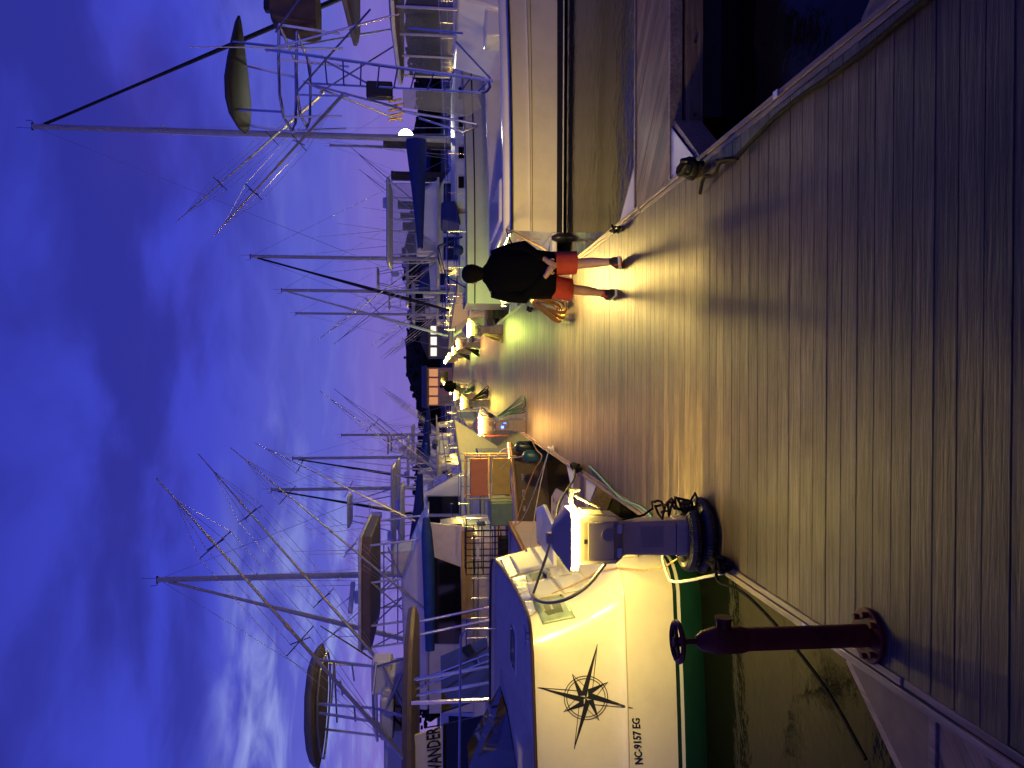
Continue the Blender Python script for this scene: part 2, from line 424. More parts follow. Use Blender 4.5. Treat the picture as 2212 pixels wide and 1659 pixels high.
M_KNEE = mat('knee_brown', (.11, .08, .055), .6, var=.3)
def clip_poly(poly, n, d):                                            # keep points with n.p <= d
    out = []
    for i, p in enumerate(poly):
        q = poly[(i + 1) % len(poly)]; a = n[0] * p[0] + n[1] * p[1] - d; b_ = n[0] * q[0] + n[1] * q[1] - d
        if a <= 0: out.append(p)
        if a * b_ < 0: t_ = a / (a - b_); out.append((p[0] + (q[0] - p[0]) * t_, p[1] + (q[1] - p[1]) * t_))
    return out
def finger(x0, x1, ya, yb, label, gus=(1, 1), sg=1, km=None):
    """A finger pier at right angles to the dock with boards laid slantwise."""
    f = struct(thing('finger_pier', label, 'pier', ((x0 + x1) / 2, (ya + yb) / 2, 0))); del f['category']
    lo, hi = min(x0, x1), max(x0, x1); r2 = math.sqrt(.5)
    rect = [(lo + .006, ya + .05), (hi, ya + .05), (hi, yb - .05), (lo + .006, yb - .05)]
    cs = [(p[0] * sg + p[1]) * r2 for p in rect]
    c = min(cs)
    while c < max(cs):
        po = clip_poly(clip_poly(rect, (sg * r2, r2), c + BW), (-sg * r2, -r2), -c)
        if len(po) >= 3:
            ce = (sum(p[0] for p in po) / len(po), sum(p[1] for p in po) / len(po))
            ang = math.atan2(-sg, 1); ca, sa = math.cos(-ang), math.sin(-ang)
            q = [((p[0] - ce[0]) * ca - (p[1] - ce[1]) * sa, (p[0] - ce[0]) * sa + (p[1] - ce[1]) * ca, 0) for p in po]
            o = MB().prism([(a_, b_, -.036) for a_, b_, _ in q], (0, 0, .036)).obj('plank', M_DIAG, f, smooth=0)
            o.location = (ce[0] - f.location.x, ce[1] - f.location.y, RND.uniform(-.003, .001)); o.rotation_euler = (0, 0, ang)
        c += PITCHB
    for yq, s_ in ((ya, 1), (yb, -1)):
        mb = MB().bb(lo + .01, hi, yq, yq + s_ * .044, -.10, .008); mb.obj('edge_timber', M_PLANKY, f, smooth=0, world=True, bev=.003)
        mb = MB().bb(lo + .01, hi, yq - s_ * .035, yq + s_ * .05, -.27, -.125)
        w_ = mb.obj('waler', M_DIAG, f, smooth=0, world=True, bev=.004)
        k = lo + .55
        while k < min(hi, lo + 4.5):
            MB().tube([(k, yq - s_ * .034, -.2), (k, yq - s_ * .05, -.2)], .013, 8).obj('bolt', M_DARK, w_, world=True); k += .62
    MB().bb(lo + .05, hi - .02, ya + .06, yb - .06, -.30, -.04).obj('pier_frame', M_FRAME, f, smooth=0, world=True)
    MB().bb(lo + .6, hi - .3, ya + .15, yb - .15, -.62, -.31).obj('float', M_DARK, f, smooth=0, world=True)
    e = x0; d = 1 if x1 > x0 else -1                                     # triangular knee plates in the corners
    for g_, yq, s_ in ((gus[0], ya, -1), (gus[1], yb, 1)):
        if not g_: continue
        tri = [(e + d * .004, yq + s_ * .006, -.012), (e + d * .004, yq + s_ * .62, -.012), (e + d * .44, yq + s_ * .006, -.012)]
        MB().prism(tri if d * s_ < 0 else tri[::-1], (0, 0, .008)).obj('knee_plate', km or M_WHITE2, f, smooth=0, world=True)
        a_ = V((e + d * .01, yq + s_ * .66, -.10)); b_ = V((e + d * .48, yq + s_ * .03, -.10))
        di = (b_ - a_).normalized(); nr = V((-di.y, di.x, 0)) * .022
        MB().prism([a_ + nr + V((0, 0, -.15)), b_ + nr + V((0, 0, -.15)), b_ - nr + V((0, 0, -.15)), a_ - nr + V((0, 0, -.15))], (0, 0, .235)).obj('knee_brace', M_PLANKY, f, smooth=0, world=True)
    return f
finger(XR, 9.5, 6.42, 7.62, 'timber finger pier on the right between the empty slips, slanting boards', sg=1)
finger(XL, -9.0, 10.1, 11.0, 'timber finger pier on the left beyond the white compass boat', sg=-1)
finger(XL, -6.0, 1.75, 2.92, 'finger pier corner at the lower left edge of the picture', gus=(0, 1), sg=-1, km=M_KNEE)
finger(XR, 6.0, 1.55, 2.82, 'finger pier corner at the right edge beside the near deck', gus=(0, 1), sg=1, km=M_KNEE)
finger(XR, 8.9, 19.4, 20.4, 'timber finger pier behind the cream sportfishing boat', sg=1)
finger(XR, 8.3, 30.3, 31.2, 'timber finger pier beyond the sailboat with green-lit hull', sg=1)

# ------------------------------------------------------------------ dock hardware
def cleat(x, y, m, ang):
    c = thing('cleat', '', ''); del c['label'], c['category']; c.parent = dock; c.location = (x, y, .012); c.rotation_euler = (0, 0, ang)
    mb = MB().tube([(-.13, 0, .075), (-.07, 0, .066), (0, 0, .062), (.07, 0, .066), (.13, 0, .075)], [.008, .015, .018, .015, .008], 8)
    mb.tube([(-.045, 0, 0), (-.035, 0, .06)], .016, 8); mb.tube([(.045, 0, 0), (.035, 0, .06)], .016, 8); mb.box((0, 0, .005), (.15, .06, .012))
    mb.obj('cleat_casting', m, c)
def rope(pts, r, m, label, name='mooring_line', cat='rope', n=7, sm=2):
    P = [V(p) for p in pts]
    for _ in range(sm):                                             # chaikin smoothing, ends kept
        q = [P[0]]
        for a_, b_ in zip(P[:-1], P[1:]): q += [a_.lerp(b_, .25), a_.lerp(b_, .75)]
        P = q + [P[-1]]
    return one(MB().tube(P, r, n), name, m, label, cat, P[0], smooth=60)
CL = {'nearL': gr(1575, 1222, 0), 'midL': gr(1256, 1010, 0), 'whiteL': gr(1197, 968, 0), 'R1': gr(1512, 362, 0), 'R2': gr(1345, 492, 0), 'R3': gr(1152, 668, 0)}
for k, p in CL.items():
    p.x = min(max(p.x, XL + .09), XR - .10); cleat(p.x, p.y, M_WHITE2 if k == 'whiteL' else M_DARK, math.pi / 2 + RND.uniform(-.1, .1))
def knot(p, m, label, turns=4, r=.016, R=.085):
    pts = []
    for i in range(turns * 14 + 1):
        a = 2 * math.pi * i / 14
        pts.append((p[0] + (R * (.55 + .45 * math.sin(i * .37))) * math.cos(a) * .6, p[1] + R * 1.4 * math.sin(a) * (1 if i % 28 < 14 else .75), .03 + .10 * (i / (turns * 14)) + .012 * math.sin(i)))
    return rope(pts, r, m, label, sm=0)
n_ = CL['nearL']; knot(n_, M_ROPEB, 'black rope figure-eighted on the dock cleat beside the red standpipe', 4)
a_ = V((n_.x, n_.y, .09))
rope([a_, a_ + V((-.12, -.05, .02)), V((XL + .0, n_.y - .25, .035)), at(1660, 1330, 4.55), at(1740, 1425, 4.2), at(1800, 1510, 3.95), at(1870, 1640, 3.6)], .011, M_ROPEB, 'black mooring line dropping from the near left cleat down to the water')
n_ = CL['midL']; knot(n_, M_ROPEB, 'black rope heaped on the middle left cleat beyond the lit pedestal', 5, .018, .10)
n_ = CL['R1']; knot(n_, M_ROPEB, 'black rope heaped on the right dock edge by the finger pier', 5, .02, .11)
rope([(XR - .16, 5.25, .03), (XR - .24, 5.0, .025), (XR - .2, 4.7, .022), (XR - .14, 4.2, .02), (XR - .17, 3.5, .018), (XR - .13, 2.9, .018), (XR - .16, 2.2, .018), (XR - .12, 1.2, .018)], .016, M_ROPEB, 'black shore cable lying along the right edge of the deck', 'shore_cable', 'cable')
rope([(XR - .30, 5.62, .02), (XR - .21, 5.45, .06), (XR - .26, 5.3, .02), (XR - .19, 5.1, .07), (XR - .24, 4.9, .02)], .014, M_ROPEB, 'short tangled black cable end on the deck near the right edge', 'cable_end', 'cable')
n_ = CL['R2']; knot(n_, M_ROPEB, 'small dark rope turned on the right dock edge behind the walking man', 3, .012, .07)
n_ = CL['R3']; knot(n_, M_ROPEB, 'black rope on the cleat beside the gold hose coil', 4, .016, .09)

# ------------------------------------------------------------------ red standpipe
sp = gr(1880, 1372, 0); sp.x = max(sp.x, XL + .17)
sp = thing('standpipe', 'dark red standpipe with a handwheel on the left dock edge', 'standpipe', (sp.x, sp.y, 0))
MB().tube([(0, 0, 0), (0, 0, .022)], .125, 28).obj('flange', M_RED, sp, bev=.004)
for k in range(8):
    q = math.pi * 2 * k / 8
    MB().tube([(.095 * math.cos(q), .095 * math.sin(q), .022), (.095 * math.cos(q), .095 * math.sin(q), .045)], .014, 6).obj('bolt', M_RED, sp)
MB().tube([(0, 0, .022), (0, 0, .70)], .052, 24).obj('pipe', M_RED, sp)
MB().tube([(0, 0, .60), (0, 0, .62), (0, 0, .74), (0, 0, .80), (0, 0, .83)], [.055, .060, .061, .045, .022], 20).obj('valve_body', M_RED, sp)
MB().tube([(.04, 0, .70), (.085, 0, .70), (.105, 0, .70)], [.032, .034, .042], 16).obj('hose_outlet', M_RED, sp)
MB().tube([(0, 0, .82), (0, 0, .93)], .013, 10).obj('stem', M_RED, sp)
wh = MB().tube([(.085 * math.cos(q), .085 * math.sin(q), .915) for q in [2 * math.pi * k / 24 for k in range(24)]], .012, 8, closed=True)
for k in range(4):
    q = math.pi / 2 * k + .4; wh.tube([(0, 0, .915), (.085 * math.cos(q), .085 * math.sin(q), .915)], .008, 6)
wh.tube([(0, 0, .90), (0, 0, .935)], .022, 10)
wh.obj('handwheel', M_RED, sp)

# ------------------------------------------------------------------ power pedestals
def sq(hx, hy, z, c=.25):                                            # square ring with clipped corners
    k = c * min(hx, hy)
    return [V(p) for p in ((-hx + k, -hy, z), (hx - k, -hy, z), (hx, -hy + k, z), (hx, hy - k, z), (hx - k, hy, z), (-hx + k, hy, z), (-hx, hy - k, z), (-hx, -hy + k, z))]
ped = thing('power_pedestal', 'grey power pedestal with yellow lamp beside the white compass boat', 'power pedestal', (0, 0, 0), 0, 'lit power pedestals along the dock')
MB().loft([sq(.155, .135, 0), sq(.155, .135, .02), sq(.135, .115, .03), sq(.132, .112, .27)]).obj('skirt', M_GREY, ped, bev=.004)
po_ = MB().loft([sq(.127, .107, .276), sq(.118, .098, .63), sq(.128, .105, .665)]).obj('post', M_GREY, ped, bev=.004)
MB().box((.015, -.1065, .45), (.15, .006, .16)).obj('notice', M_GREYL, po_)
MB().box((-.02, -.115, .16), (.15, .006, .17)).obj('access_plate', M_GREY, po_, bev=.002)
hd = MB().loft([sq(.135, .11, .662), sq(.172, .145, .72), sq(.172, .145, .985)]).obj('head', M_GREYL, ped, bev=.006)
MB().prism([(-.125, -.147, .735), (.135, -.147, .735), (.135, -.172, .745), (-.125, -.172, .745)], (0, .012, .185)).obj('socket_cover', M_GREYL, hd, bev=.004)
cov = MB().tube([(.05, -.17, .79), (.05, -.176, .79)], .045, 20); cov.obj('emblem', M_GREYL, hd)
for s_ in (-.085, .085): MB().box((s_, -.142, .700), (.065, .02, .035)).obj('breaker_window', M_PANEL, hd, bev=.003)
MB().box((0, -.149, .945), (.03, .01, .022)).obj('latch', M_DARK, hd)
MB().prism([(.172, -.06, .80), (.172, .06, .80), (.21, .06, .82), (.21, -.06, .82)], (0, 0, .14)).obj('side_socket', M_GREYL, hd, bev=.005)
lens = MB().loft([sq(.168, .142, .987), sq(.205, .185, .999), sq(.205, .185, 1.036), sq(.195, .175, 1.052)], cap=False).obj('lamp_lens', lamp_mat('yellow', (1, .72, .15), 780), ped)
MB().loft([sq(.215, .195, 1.053), sq(.205, .18, 1.066), sq(.09, .075, 1.15), sq(.055, .05, 1.165)]).obj('hood', M_GREY, ped, bev=.004)
MB().box((0, 0, 1.18), (.075, .075, .045)).obj('finial', M_GREY, ped, bev=.008)
hb = MB()
for s_ in (-.03, .03): hb.tube([(.17, s_, .96), (.26, s_, 1.03), (.33, s_, 1.02), (.345, s_, .99)], .011, 8); hb.tube([(.205, s_, .80), (.30, s_, .99)], .009, 8)
hb.box((.30, 0, 1.025), (.09, .075, .018)); hb.box((.345, 0, 1.0), (.016, .075, .07))
hb.obj('hose_hanger', M_GREYL, ped, bev=.002)
PEDS = []
def place_ped(x, y, label, lm=None, ang=0.0, box=False):
    o = ped if not PEDS else copy_tree(ped)
    PEDS.append(o); o.location = (x, y, 0); o.rotation_euler = (0, 0, ang); o['label'] = label
    if lm:
        for c in o.children:
            if c.name.startswith('lamp_lens'): c.material_slots[0].link = 'OBJECT'; c.material_slots[0].material = lm
    return o
YE, YG, OR, Y2 = lamp_mat('yellow_dim', (1, .68, .09), 520), lamp_mat('lime', (.84, 1, .14), 520), lamp_mat('amber', (1, .50, .10), 400), lamp_mat('yellow_bright', (1, .68, .17), 1350)
lens.data = lens.data.copy()
pA = gr(1530, 1155, 0)
place_ped(pA.x, pA.y, 'nearest power pedestal, yellow lamp lit, black cord coiled at its foot')
LX, RX = XL + .30, XR - .34
lm_ = lens.data.copy(); lm_.materials.append(lamp_mat('yellow_front', (1, .70, .12), 35))   # emission cut on the camera side to keep the near deck dim
for f_ in lm_.polygons: f_.material_index = 1 if f_.index % 8 in (0, 1, 7) else 0
pb = place_ped(LX - .05, 17.0, 'power pedestal with orange side board and green hose, second on the left', OR)
place_ped(LX, 28.8, 'third power pedestal from the camera on the left, brown cord hung on it', YE)
place_ped(LX, 38.5, 'fourth power pedestal on the left, just before the far walking person', YE)
place_ped(LX, 50.5, 'fifth power pedestal on the left, past the far walking person', YE)
place_ped(RX + .02, 11.25, 'power pedestal hidden behind the walking man, gold hose coil on it', Y2, math.pi)
place_ped(RX, 22.9, 'power pedestal with lime lamp in front of the stern of the green-lit sailboat', YG)
place_ped(RX, 34.6, 'second lit power pedestal beyond the walking man on the right', OR)
place_ped(RX, 44.0, 'third lit power pedestal beyond the walking man on the right', YG)
place_ped(RX, 56.0, 'fourth lit power pedestal beyond the walking man, in the far right cluster', YE)
place_ped(RX, 68.0, 'fifth lit power pedestal beyond the walking man, in the far right cluster', YE)
for x_, y_, lab in ((LX, 62.0, 'sixth power pedestal on the left, added to light the far dock'), (LX, 74.0, 'seventh power pedestal on the left, added to light the far dock'), (LX, 86.0, 'last power pedestal on the left, added to light the dock end'), (RX, 80.0, 'last power pedestal on the right, added to light the dock end')): place_ped(x_, y_, lab, YE)  # extra pedestals added to brighten the far end of the dock
for c in PEDS[0].children:
    if c.name.startswith('lamp_lens'): c.data = lm_
q = pb.location
mb = MB().prism([(-.215, -.05, .34), (-.215, .10, .34), (-.215, .12, .80), (-.215, .04, .95), (-.215, -.10, .92)], (-.02, 0, 0))
mb.obj('side_board', mat('signal_orange', (.65, .10, .03), .5), pb, bev=.004)
mb = MB().box((-.03, -.112, .52), (.05, .008, .05)); mb.box((.06, -.112, .47), (.012, .008, .06)); mb.obj('meter_light', mat('blue_led', (.1, .1, .5), .4, emit=(.04, .1, 1), estr=14), pb)

# cords and hoses hung on or heaped round the pedestals
def coil(hook, foot, n, r, m, label, name='hose_coil', cat='hose', w=.13):
    """n loose turns of hose hung on a hook, the slack fanning out over the deck."""
    rn = random.Random(int(abs(hook[0] * 917 + hook[1] * 131))); hook, foot = V(hook), V(foot); pts = []
    fan = foot - hook; hz = V((fan.x, fan.y, 0)); sd_ = V((-hz.y, hz.x, 0)).normalized()
    for k in range(n):
        q = (k + .5) / n; bt = hook + hz * (.28 + .72 * q) * rn.uniform(.92, 1.05) + V((0, 0, fan.z * rn.uniform(.93, 1.0)))
        bt.z = max(bt.z, .02 + r); ww = w * rn.uniform(.6, 1.25); off = sd_ * rn.uniform(-.05, .05)
        tp_ = hook + V((rn.uniform(-.02, .02), rn.uniform(-.02, .02), rn.uniform(-.02, .03)))
        for i in range(17):
            t_ = i / 16; a = 2 * math.pi * t_; down = (1 - math.cos(a)) / 2
            bow = math.sin(math.pi * down) ** .8
            p = tp_.lerp(bt + off, down) + sd_ * (ww * math.sin(a) * (.35 + .65 * down)) + V((0, 0, -.10 * bow)) + hz.normalized() * (.05 * bow)
            p.z = max(p.z, .012 + r); pts.append(p)
    return rope(pts, r, m, label, name, cat, 7, 1)
# heavy black shore cord round the near pedestal's foot: two thick ribbed rings
def ribbed_ring(c, R, r, z, label, a0, a1, rise):
    pts, rs = [], []; n = 150
    for i in range(n + 1):
        a = a0 + (a1 - a0) * i / n
        pts.append(V((c[0] + R * math.cos(a), c[1] + R * math.sin(a) * .95, z + rise * i / n))); rs.append(r * (1 + .09 * (i % 2)))
    return pts, rs
c0 = PEDS[0].location
pts, rs = ribbed_ring((c0.x, c0.y), .225, .048, .052, '', -.2, 2 * math.pi * .98, .012)
p2, r2_ = ribbed_ring((c0.x, c0.y), .215, .046, .145, '', .3, 2 * math.pi * .9, .02)
one(MB().tube(pts, rs, 10).tube(p2, r2_, 10), 'cord_coil', M_BLACK, 'thick black ribbed shore cord ringed round the foot of the nearest pedestal', 'cable', (c0.x, c0.y, 0), smooth=25)
sp_ = []
for i in range(70):                                                   # springy thin cord looping down the post
    a = i * .62 + .8 * math.sin(i * .9); k = i / 69
    sp_.append((c0.x + .20 + (.05 + .03 * math.sin(i * .31)) * math.sin(a) + .05 * k, c0.y - .05 + .05 * math.cos(a), .42 - .30 * k + .03 * math.sin(i * .77)))
rope([(c0.x + .12, c0.y, .66), (c0.x + .16, c0.y - .04, .5)] + sp_[::1], .009, M_ROPEB, 'thin black coiled cord hanging down the side of the nearest pedestal', 'coiled_cord', 'cable', 6, 0)
rope([(c0.x - .17, c0.y - .12, .80), at(1268, 1270, 5.5), at(1215, 1300, 5.75), at(1172, 1303, 6.3), at(1152, 1290, 7.0), at(1150, 1283, 7.7)], .014, M_BLACK, 'black power cord running from the nearest pedestal up into the white boat', 'power_cord', 'cable')
rope([at(1150, 1288, 7.6), at(1190, 1175, 6.6), at(1200, 1130, 6.3), at(1205, 1092, 6.9), at(1222, 1062, 8.2), at(1243, 1032, 9.6), CL['midL'] + V((0, 0, .1))], .013, M_BLACK, 'black cord passing behind the nearest pedestal hood to the middle cleat', 'power_cord', 'cable')
coil(at(1152, 650, 10.95), gr(1206, 688, .02), 9, .012, M_ROPEG, 'gold yellow hose hung in loops on the pedestal behind the walking man', w=.16)
coil((LX + .14, 16.9, .62), (LX + .62, 16.75, .02), 6, .012, M_HOSEG, 'dark green hose loops hung on the second left pedestal', w=.26)
coil((LX + .14, 28.7, .62), (LX + .62, 28.5, .02), 6, .018, M_ROPEB, 'dark cord loops hung on the third left pedestal', w=.26)
coil((LX + .14, 38.4, .62), (LX + .60, 38.2, .02), 7, .02, M_HOSEG, 'green hose loops hung on the fourth left pedestal', w=.16)
coil((RX - .14, 22.8, .58), (RX - .34, 22.6, .02), 7, .017, M_ROPEG, 'brown hose loops hung on the pedestal with the lime lamp', w=.12)
coil((RX - .14, 34.5, .62), (RX - .52, 34.3, .02), 8, .02, M_ROPEB, 'dark hose loops on the second right pedestal past the man', w=.16)
coil((RX - .14, 43.9, .62), (RX - .50, 43.7, .02), 7, .02, M_ROPEB, 'dark hose loops on the third right pedestal past the man', w=.16)

# teal hose and loose lines along the left edge between pedestal and middle cleat
rope([(XL + .10, 5.9, .02), (XL + .03, 6.5, .03), (XL + .12, 7.2, .02), (XL + .05, 7.9, .03), (XL + .10, 8.6, .02), (XL + .16, 9.2, .02), (XL + .20, 9.75, .02)], .014, mat('hose_teal', (.02, .16, .17), .5), 'teal garden hose lying along the left dock edge', 'garden_hose', 'hose')

# ------------------------------------------------------------------ people
def ell(c, rx, ry, n=20, p=2.3):
    c = V(c); out = []
    for i in range(n):
        a = 2 * math.pi * i / n; ca, sa = math.cos(a), math.sin(a)
        out.append(c + V((rx * math.copysign(abs(ca) ** (2 / p), ca), ry * math.copysign(abs(sa) ** (2 / p), sa), 0)))
    return out
def limb(mb, pts, rs, n=12): return mb.tube(pts, rs, n)
def person(name, loc, label, shorts_m, k=1.0, girth=1.0, rot=0.0, hands_back=True, stride=.29):
    p = thing(name, label, 'person', loc, rot); p.scale = (k, k, k)
    g = girth
    # skeleton of joints for one continuous skin (x right, y ahead, z up)
    hipz = .86; J = {}; edges = []
    def j(n, co, r): J[n] = (V(co), r)
    def e(a, b_): edges.append((a, b_))
    j('pelvis', (0, 0, hipz), .13 * g); j('waist', (0, -.01, 1.05), .135 * g); j('chest', (0, -.015, 1.28), .145 * g); j('nbase', (0, .0, 1.44), .062); j('neck', (0, .012, 1.495), .058)
    j('head0', (0, .03, 1.545), .072); j('head1', (0, .035, 1.60), .088); j('head2', (0, .02, 1.665), .075)
    for a, b_ in (('pelvis', 'waist'), ('waist', 'chest'), ('chest', 'nbase'), ('nbase', 'neck'), ('neck', 'head0'), ('head0', 'head1'), ('head1', 'head2')): e(a, b_)
    legs = {'R': (.10, -stride * .75, .0), 'L': (-.13, stride, .03)}
    for s_, (fx, fy, lift) in legs.items():
        sx = 1 if s_ == 'R' else -1
        hip = (sx * .105 * g, 0, .80); ank = (fx * 1.02, fy, .085 + lift); knee = (sx * .118, fy * .45 + .055, .46 + lift * .5)
        j('hip' + s_, hip, .10 * g); j('thigh' + s_, V(hip).lerp(V(knee), .55), .082 * g); j('knee' + s_, knee, .058); j('calf' + s_, V(knee).lerp(V(ank), .33) + V((0, -.015, 0)), .060); j('shin' + s_, V(knee).lerp(V(ank), .75), .042); j('ankle' + s_, ank, .038); j('foot' + s_, (fx * 1.1, fy + .11, .05 + lift * .3), .034)
        for a, b_ in (('pelvis', 'hip' + s_), ('hip' + s_, 'thigh' + s_), ('thigh' + s_, 'knee' + s_), ('knee' + s_, 'calf' + s_), ('calf' + s_, 'shin' + s_), ('shin' + s_, 'ankle' + s_), ('ankle' + s_, 'foot' + s_)): e(a, b_)
    for s_, sx in (('R', 1), ('L', -1)):
        sh = V((sx * .168 * g, -.01, 1.375))
        if hands_back: el = V((sx * .222 * g, -.10, 1.08)); wr = V((sx * .085 + .02, -.215 * g, .855)); hd_ = V((sx * .03 + .03, -.235 * g, .815))
        else: el = V((sx * .27, -.02, 1.10)); wr = V((sx * .27, .05 * sx, .87)); hd_ = V((sx * .265, .07 * sx, .79))
        j('sh' + s_, sh, .062); j('ua' + s_, sh.lerp(el, .5), .050); j('el' + s_, el, .042); j('fa' + s_, el.lerp(wr, .35), .043); j('wr' + s_, wr, .028); j('hand' + s_, hd_, .034)
        for a, b_ in (('chest', 'sh' + s_), ('sh' + s_, 'ua' + s_), ('ua' + s_, 'el' + s_), ('el' + s_, 'fa' + s_), ('fa' + s_, 'wr' + s_), ('wr' + s_, 'hand' + s_)): e(a, b_)
        dh = (hd_ - wr).normalized(); sd_ = dh.cross(V((0, 1, 0))); sd_ = sd_.normalized() if sd_.length > .1 else V((1, 0, 0))
        for f_ in range(4):
            b0 = hd_ + sd_ * ((f_ - 1.5) * .019); ln = (.05, .062, .058, .045)[f_]
            k1 = b0 + dh * ln * .6 + V((0, -.006, -.008)); k2 = k1 + dh * ln * .45 + V((0, .014, -.012))
            j(f'f{f_}a' + s_, k1, .0095); j(f'f{f_}b' + s_, k2, .008); e('hand' + s_, f'f{f_}a' + s_); e(f'f{f_}a' + s_, f'f{f_}b' + s_)
        th_ = wr.lerp(hd_, .45) + sd_ * sx * .035 + V((0, -.01, -.012)); j('ta' + s_, th_, .012); j('tb' + s_, th_ + dh * .03 + sd_ * sx * .012, .009); e('hand' + s_, 'ta' + s_); e('ta' + s_, 'tb' + s_)
    names = list(J); me = bpy.data.meshes.new('body'); me.from_pydata([tuple(J[n][0]) for n in names], [(names.index(a), names.index(b_)) for a, b_ in edges], [])
    me.materials.append(M_SKIN)
    bo = bpy.data.objects.new('body', me); COL.objects.link(bo); bo.parent = p
    md = bo.modifiers.new('skin', 'SKIN'); md.use_smooth_shade = True
    for i, n in enumerate(names):
        sv = me.skin_vertices[0].data[i]; r = J[n][1]; sv.radius = (r, r); sv.use_root = (n == 'pelvis')
    sb = bo.modifiers.new('sub', 'SUBSURF'); sb.levels = 1; sb.render_levels = 2
    # face: nose, ears (he looks away, they show only from the side)
    fc = MB(); fc.ball((0, .128, 1.595), (.016, .022, .024), 8, 6)
    fc.obj('nose', M_SKIN, p)
    for sx in (-1, 1): MB().ball((sx * .092, .03, 1.59), (.012, .022, .034), 8, 6).obj('ear', M_SKIN, p)
    for sx in (-1, 1): MB().ball((sx * .035, .112, 1.62), (.013, .010, .009), 8, 6).obj('eye', M_DARK, p)
    MB().ball((0, .112, 1.548), (.028, .012, .008), 8, 6).obj('mouth', mat('lips', (.35, .14, .12), .5), p)
    # short hair: a cap over back and crown
    hr = [[c for c in ell((0, yy_, z_), rx, ry, 18, 2.1)] for z_, yy_, rx, ry in ((1.475, -.022, .050, .045), (1.51, -.012, .066, .062), (1.56, -.006, .088, .088), (1.61, .0, .101, .106), (1.66, .010, .098, .108), (1.70, .016, .072, .082), (1.72, .018, .03, .035))]
    MB().loft(hr).obj('hair', M_HAIR, p, smooth=80)
    # shirt: loose tee, black sleeves run to the wrists as painted shade on the forearms
    sh_ = MB()
    tor = [(.735, .205, .165, 0), (.76, .232, .185, -.005), (.86, .238, .195, -.008), (1.0, .243, .200, -.012), (1.15, .238, .185, -.018), (1.28, .232, .165, -.02), (1.37, .215, .135, -.012), (1.425, .175, .105, -.004), (1.462, .105, .085, .004), (1.495, .068, .068, .008)]
    rg = []
    for i, (z_, rx, ry, oy) in enumerate(tor):
        r_ = ell((0, oy, z_), rx * g * .93, ry * g, 32, 2.5)
        if i < 5: r_ = [v + V((0, 0, 0)) + (V((v.x, v.y - oy, 0)).normalized() * .010 * math.sin(7 * math.atan2(v.y, v.x) + z_ * 9)) for v in r_]
        rg.append(r_)
    sh_.loft(rg, cap=True)
    for sx in (-1, 1):
        s0 = J['sh' + ('R' if sx > 0 else 'L')][0]; s1 = J['el' + ('R' if sx > 0 else 'L')][0]; s2 = J['wr' + ('R' if sx > 0 else 'L')][0]
        limb(sh_, [s0 + V((-sx * .07, 0, -.03)), s0 + V((sx * .0, 0, -.015)), s0.lerp(s1, .5) + V((sx * .012, 0, 0)), s1 + V((sx * .015, -.01, -.01)), s1.lerp(s2, .5), s1.lerp(s2, .92)], [.060, .080, .078, .068, .056, .045], 14)
    sh_.obj('shirt', M_SHIRT, p, smooth=60)
    st_ = MB()
    st_.loft([ell((0, 0, z_), rx * g, ry * g, 24, 2.5) for z_, rx, ry in ((.98, .19, .15), (.90, .205, .16), (.80, .212, .165), (.745, .20, .15))])
    for s_, sx in (('R', 1), ('L', -1)):
        h0, th_, kn = J['hip' + s_][0], J['thigh' + s_][0], J['knee' + s_][0]
        st_.loft([ell(h0 + V((0, 0, .06)), .105 * g, .145 * g, 20), ell(h0.lerp(th_, .5), .108 * g, .135 * g, 20), ell(th_ + V((sx * .006, 0, 0)), .103 * g, .122 * g, 20), ell(th_.lerp(kn, .72) + V((sx * .008, 0, 0)), .105 * g, .118 * g, 20)])
    st_.obj('shorts', shorts_m, p, smooth=60)
    for s_, (fx, fy, lift) in legs.items():
        an = J['ankle' + s_][0]; f0 = V((fx * 1.04, fy, 0)); tl = -.28 if s_ == 'R' else .12
        rings = []; soles = []
        for yy_, w_, h_ in ((-.085, .030, .075), (-.06, .038, .095), (.0, .042, .098), (.07, .046, .075), (.13, .048, .055), (.175, .036, .040), (.195, .014, .028)):
            rings.append([V((x_ * w_, yy_, z_)) for x_, z_ in ((-1, .024), (1, .024), (1, .024 + h_ * .5), (.6, .024 + h_), (-.6, .024 + h_), (-1, .024 + h_ * .5))])
            soles.append([V((x_ * (w_ + .005), yy_ * 1.03, z_)) for x_, z_ in ((-1, 0), (1, 0), (1, .026), (-1, .026))])
        E = Matrix.Rotation(tl, 4, 'X'); pv = V((0, .12, 0)) if tl < 0 else V((0, -.08, 0))
        def fx_(v): return f0 + pv + (E @ (v - pv))
        up = -min(fx_(v).z for r_ in soles for v in r_)
        so_ = MB().loft([[fx_(v) + V((0, 0, up)) for v in r_] for r_ in rings]).obj('shoe', M_SHOE, p, smooth=50)
        MB().loft([[fx_(v) + V((0, 0, up)) for v in r_] for r_ in soles]).obj('sole', M_SOLE, so_, smooth=50)
        limb(MB(), [an + V((0, 0, -.03)), an + V((0, -.002, .045))], [.047, .046], 12).obj('sock', M_SOCK if shorts_m is M_SHORT else M_INKW, p)
    return p
mp_ = gr(1342, 596, 0)
person('person', (mp_.x, mp_.y, 0), 'man in black t-shirt and red shorts walking away with hands behind back', M_SHORT, 1.0, 1.15, .10)
fp = gr(1003, 843, 0)
person('person', (-.72, 46.0, 0), 'distant person in dark top and khaki shorts far down the dock', M_KHAKI, 1.02, 1.0, 0.0, False, .25)

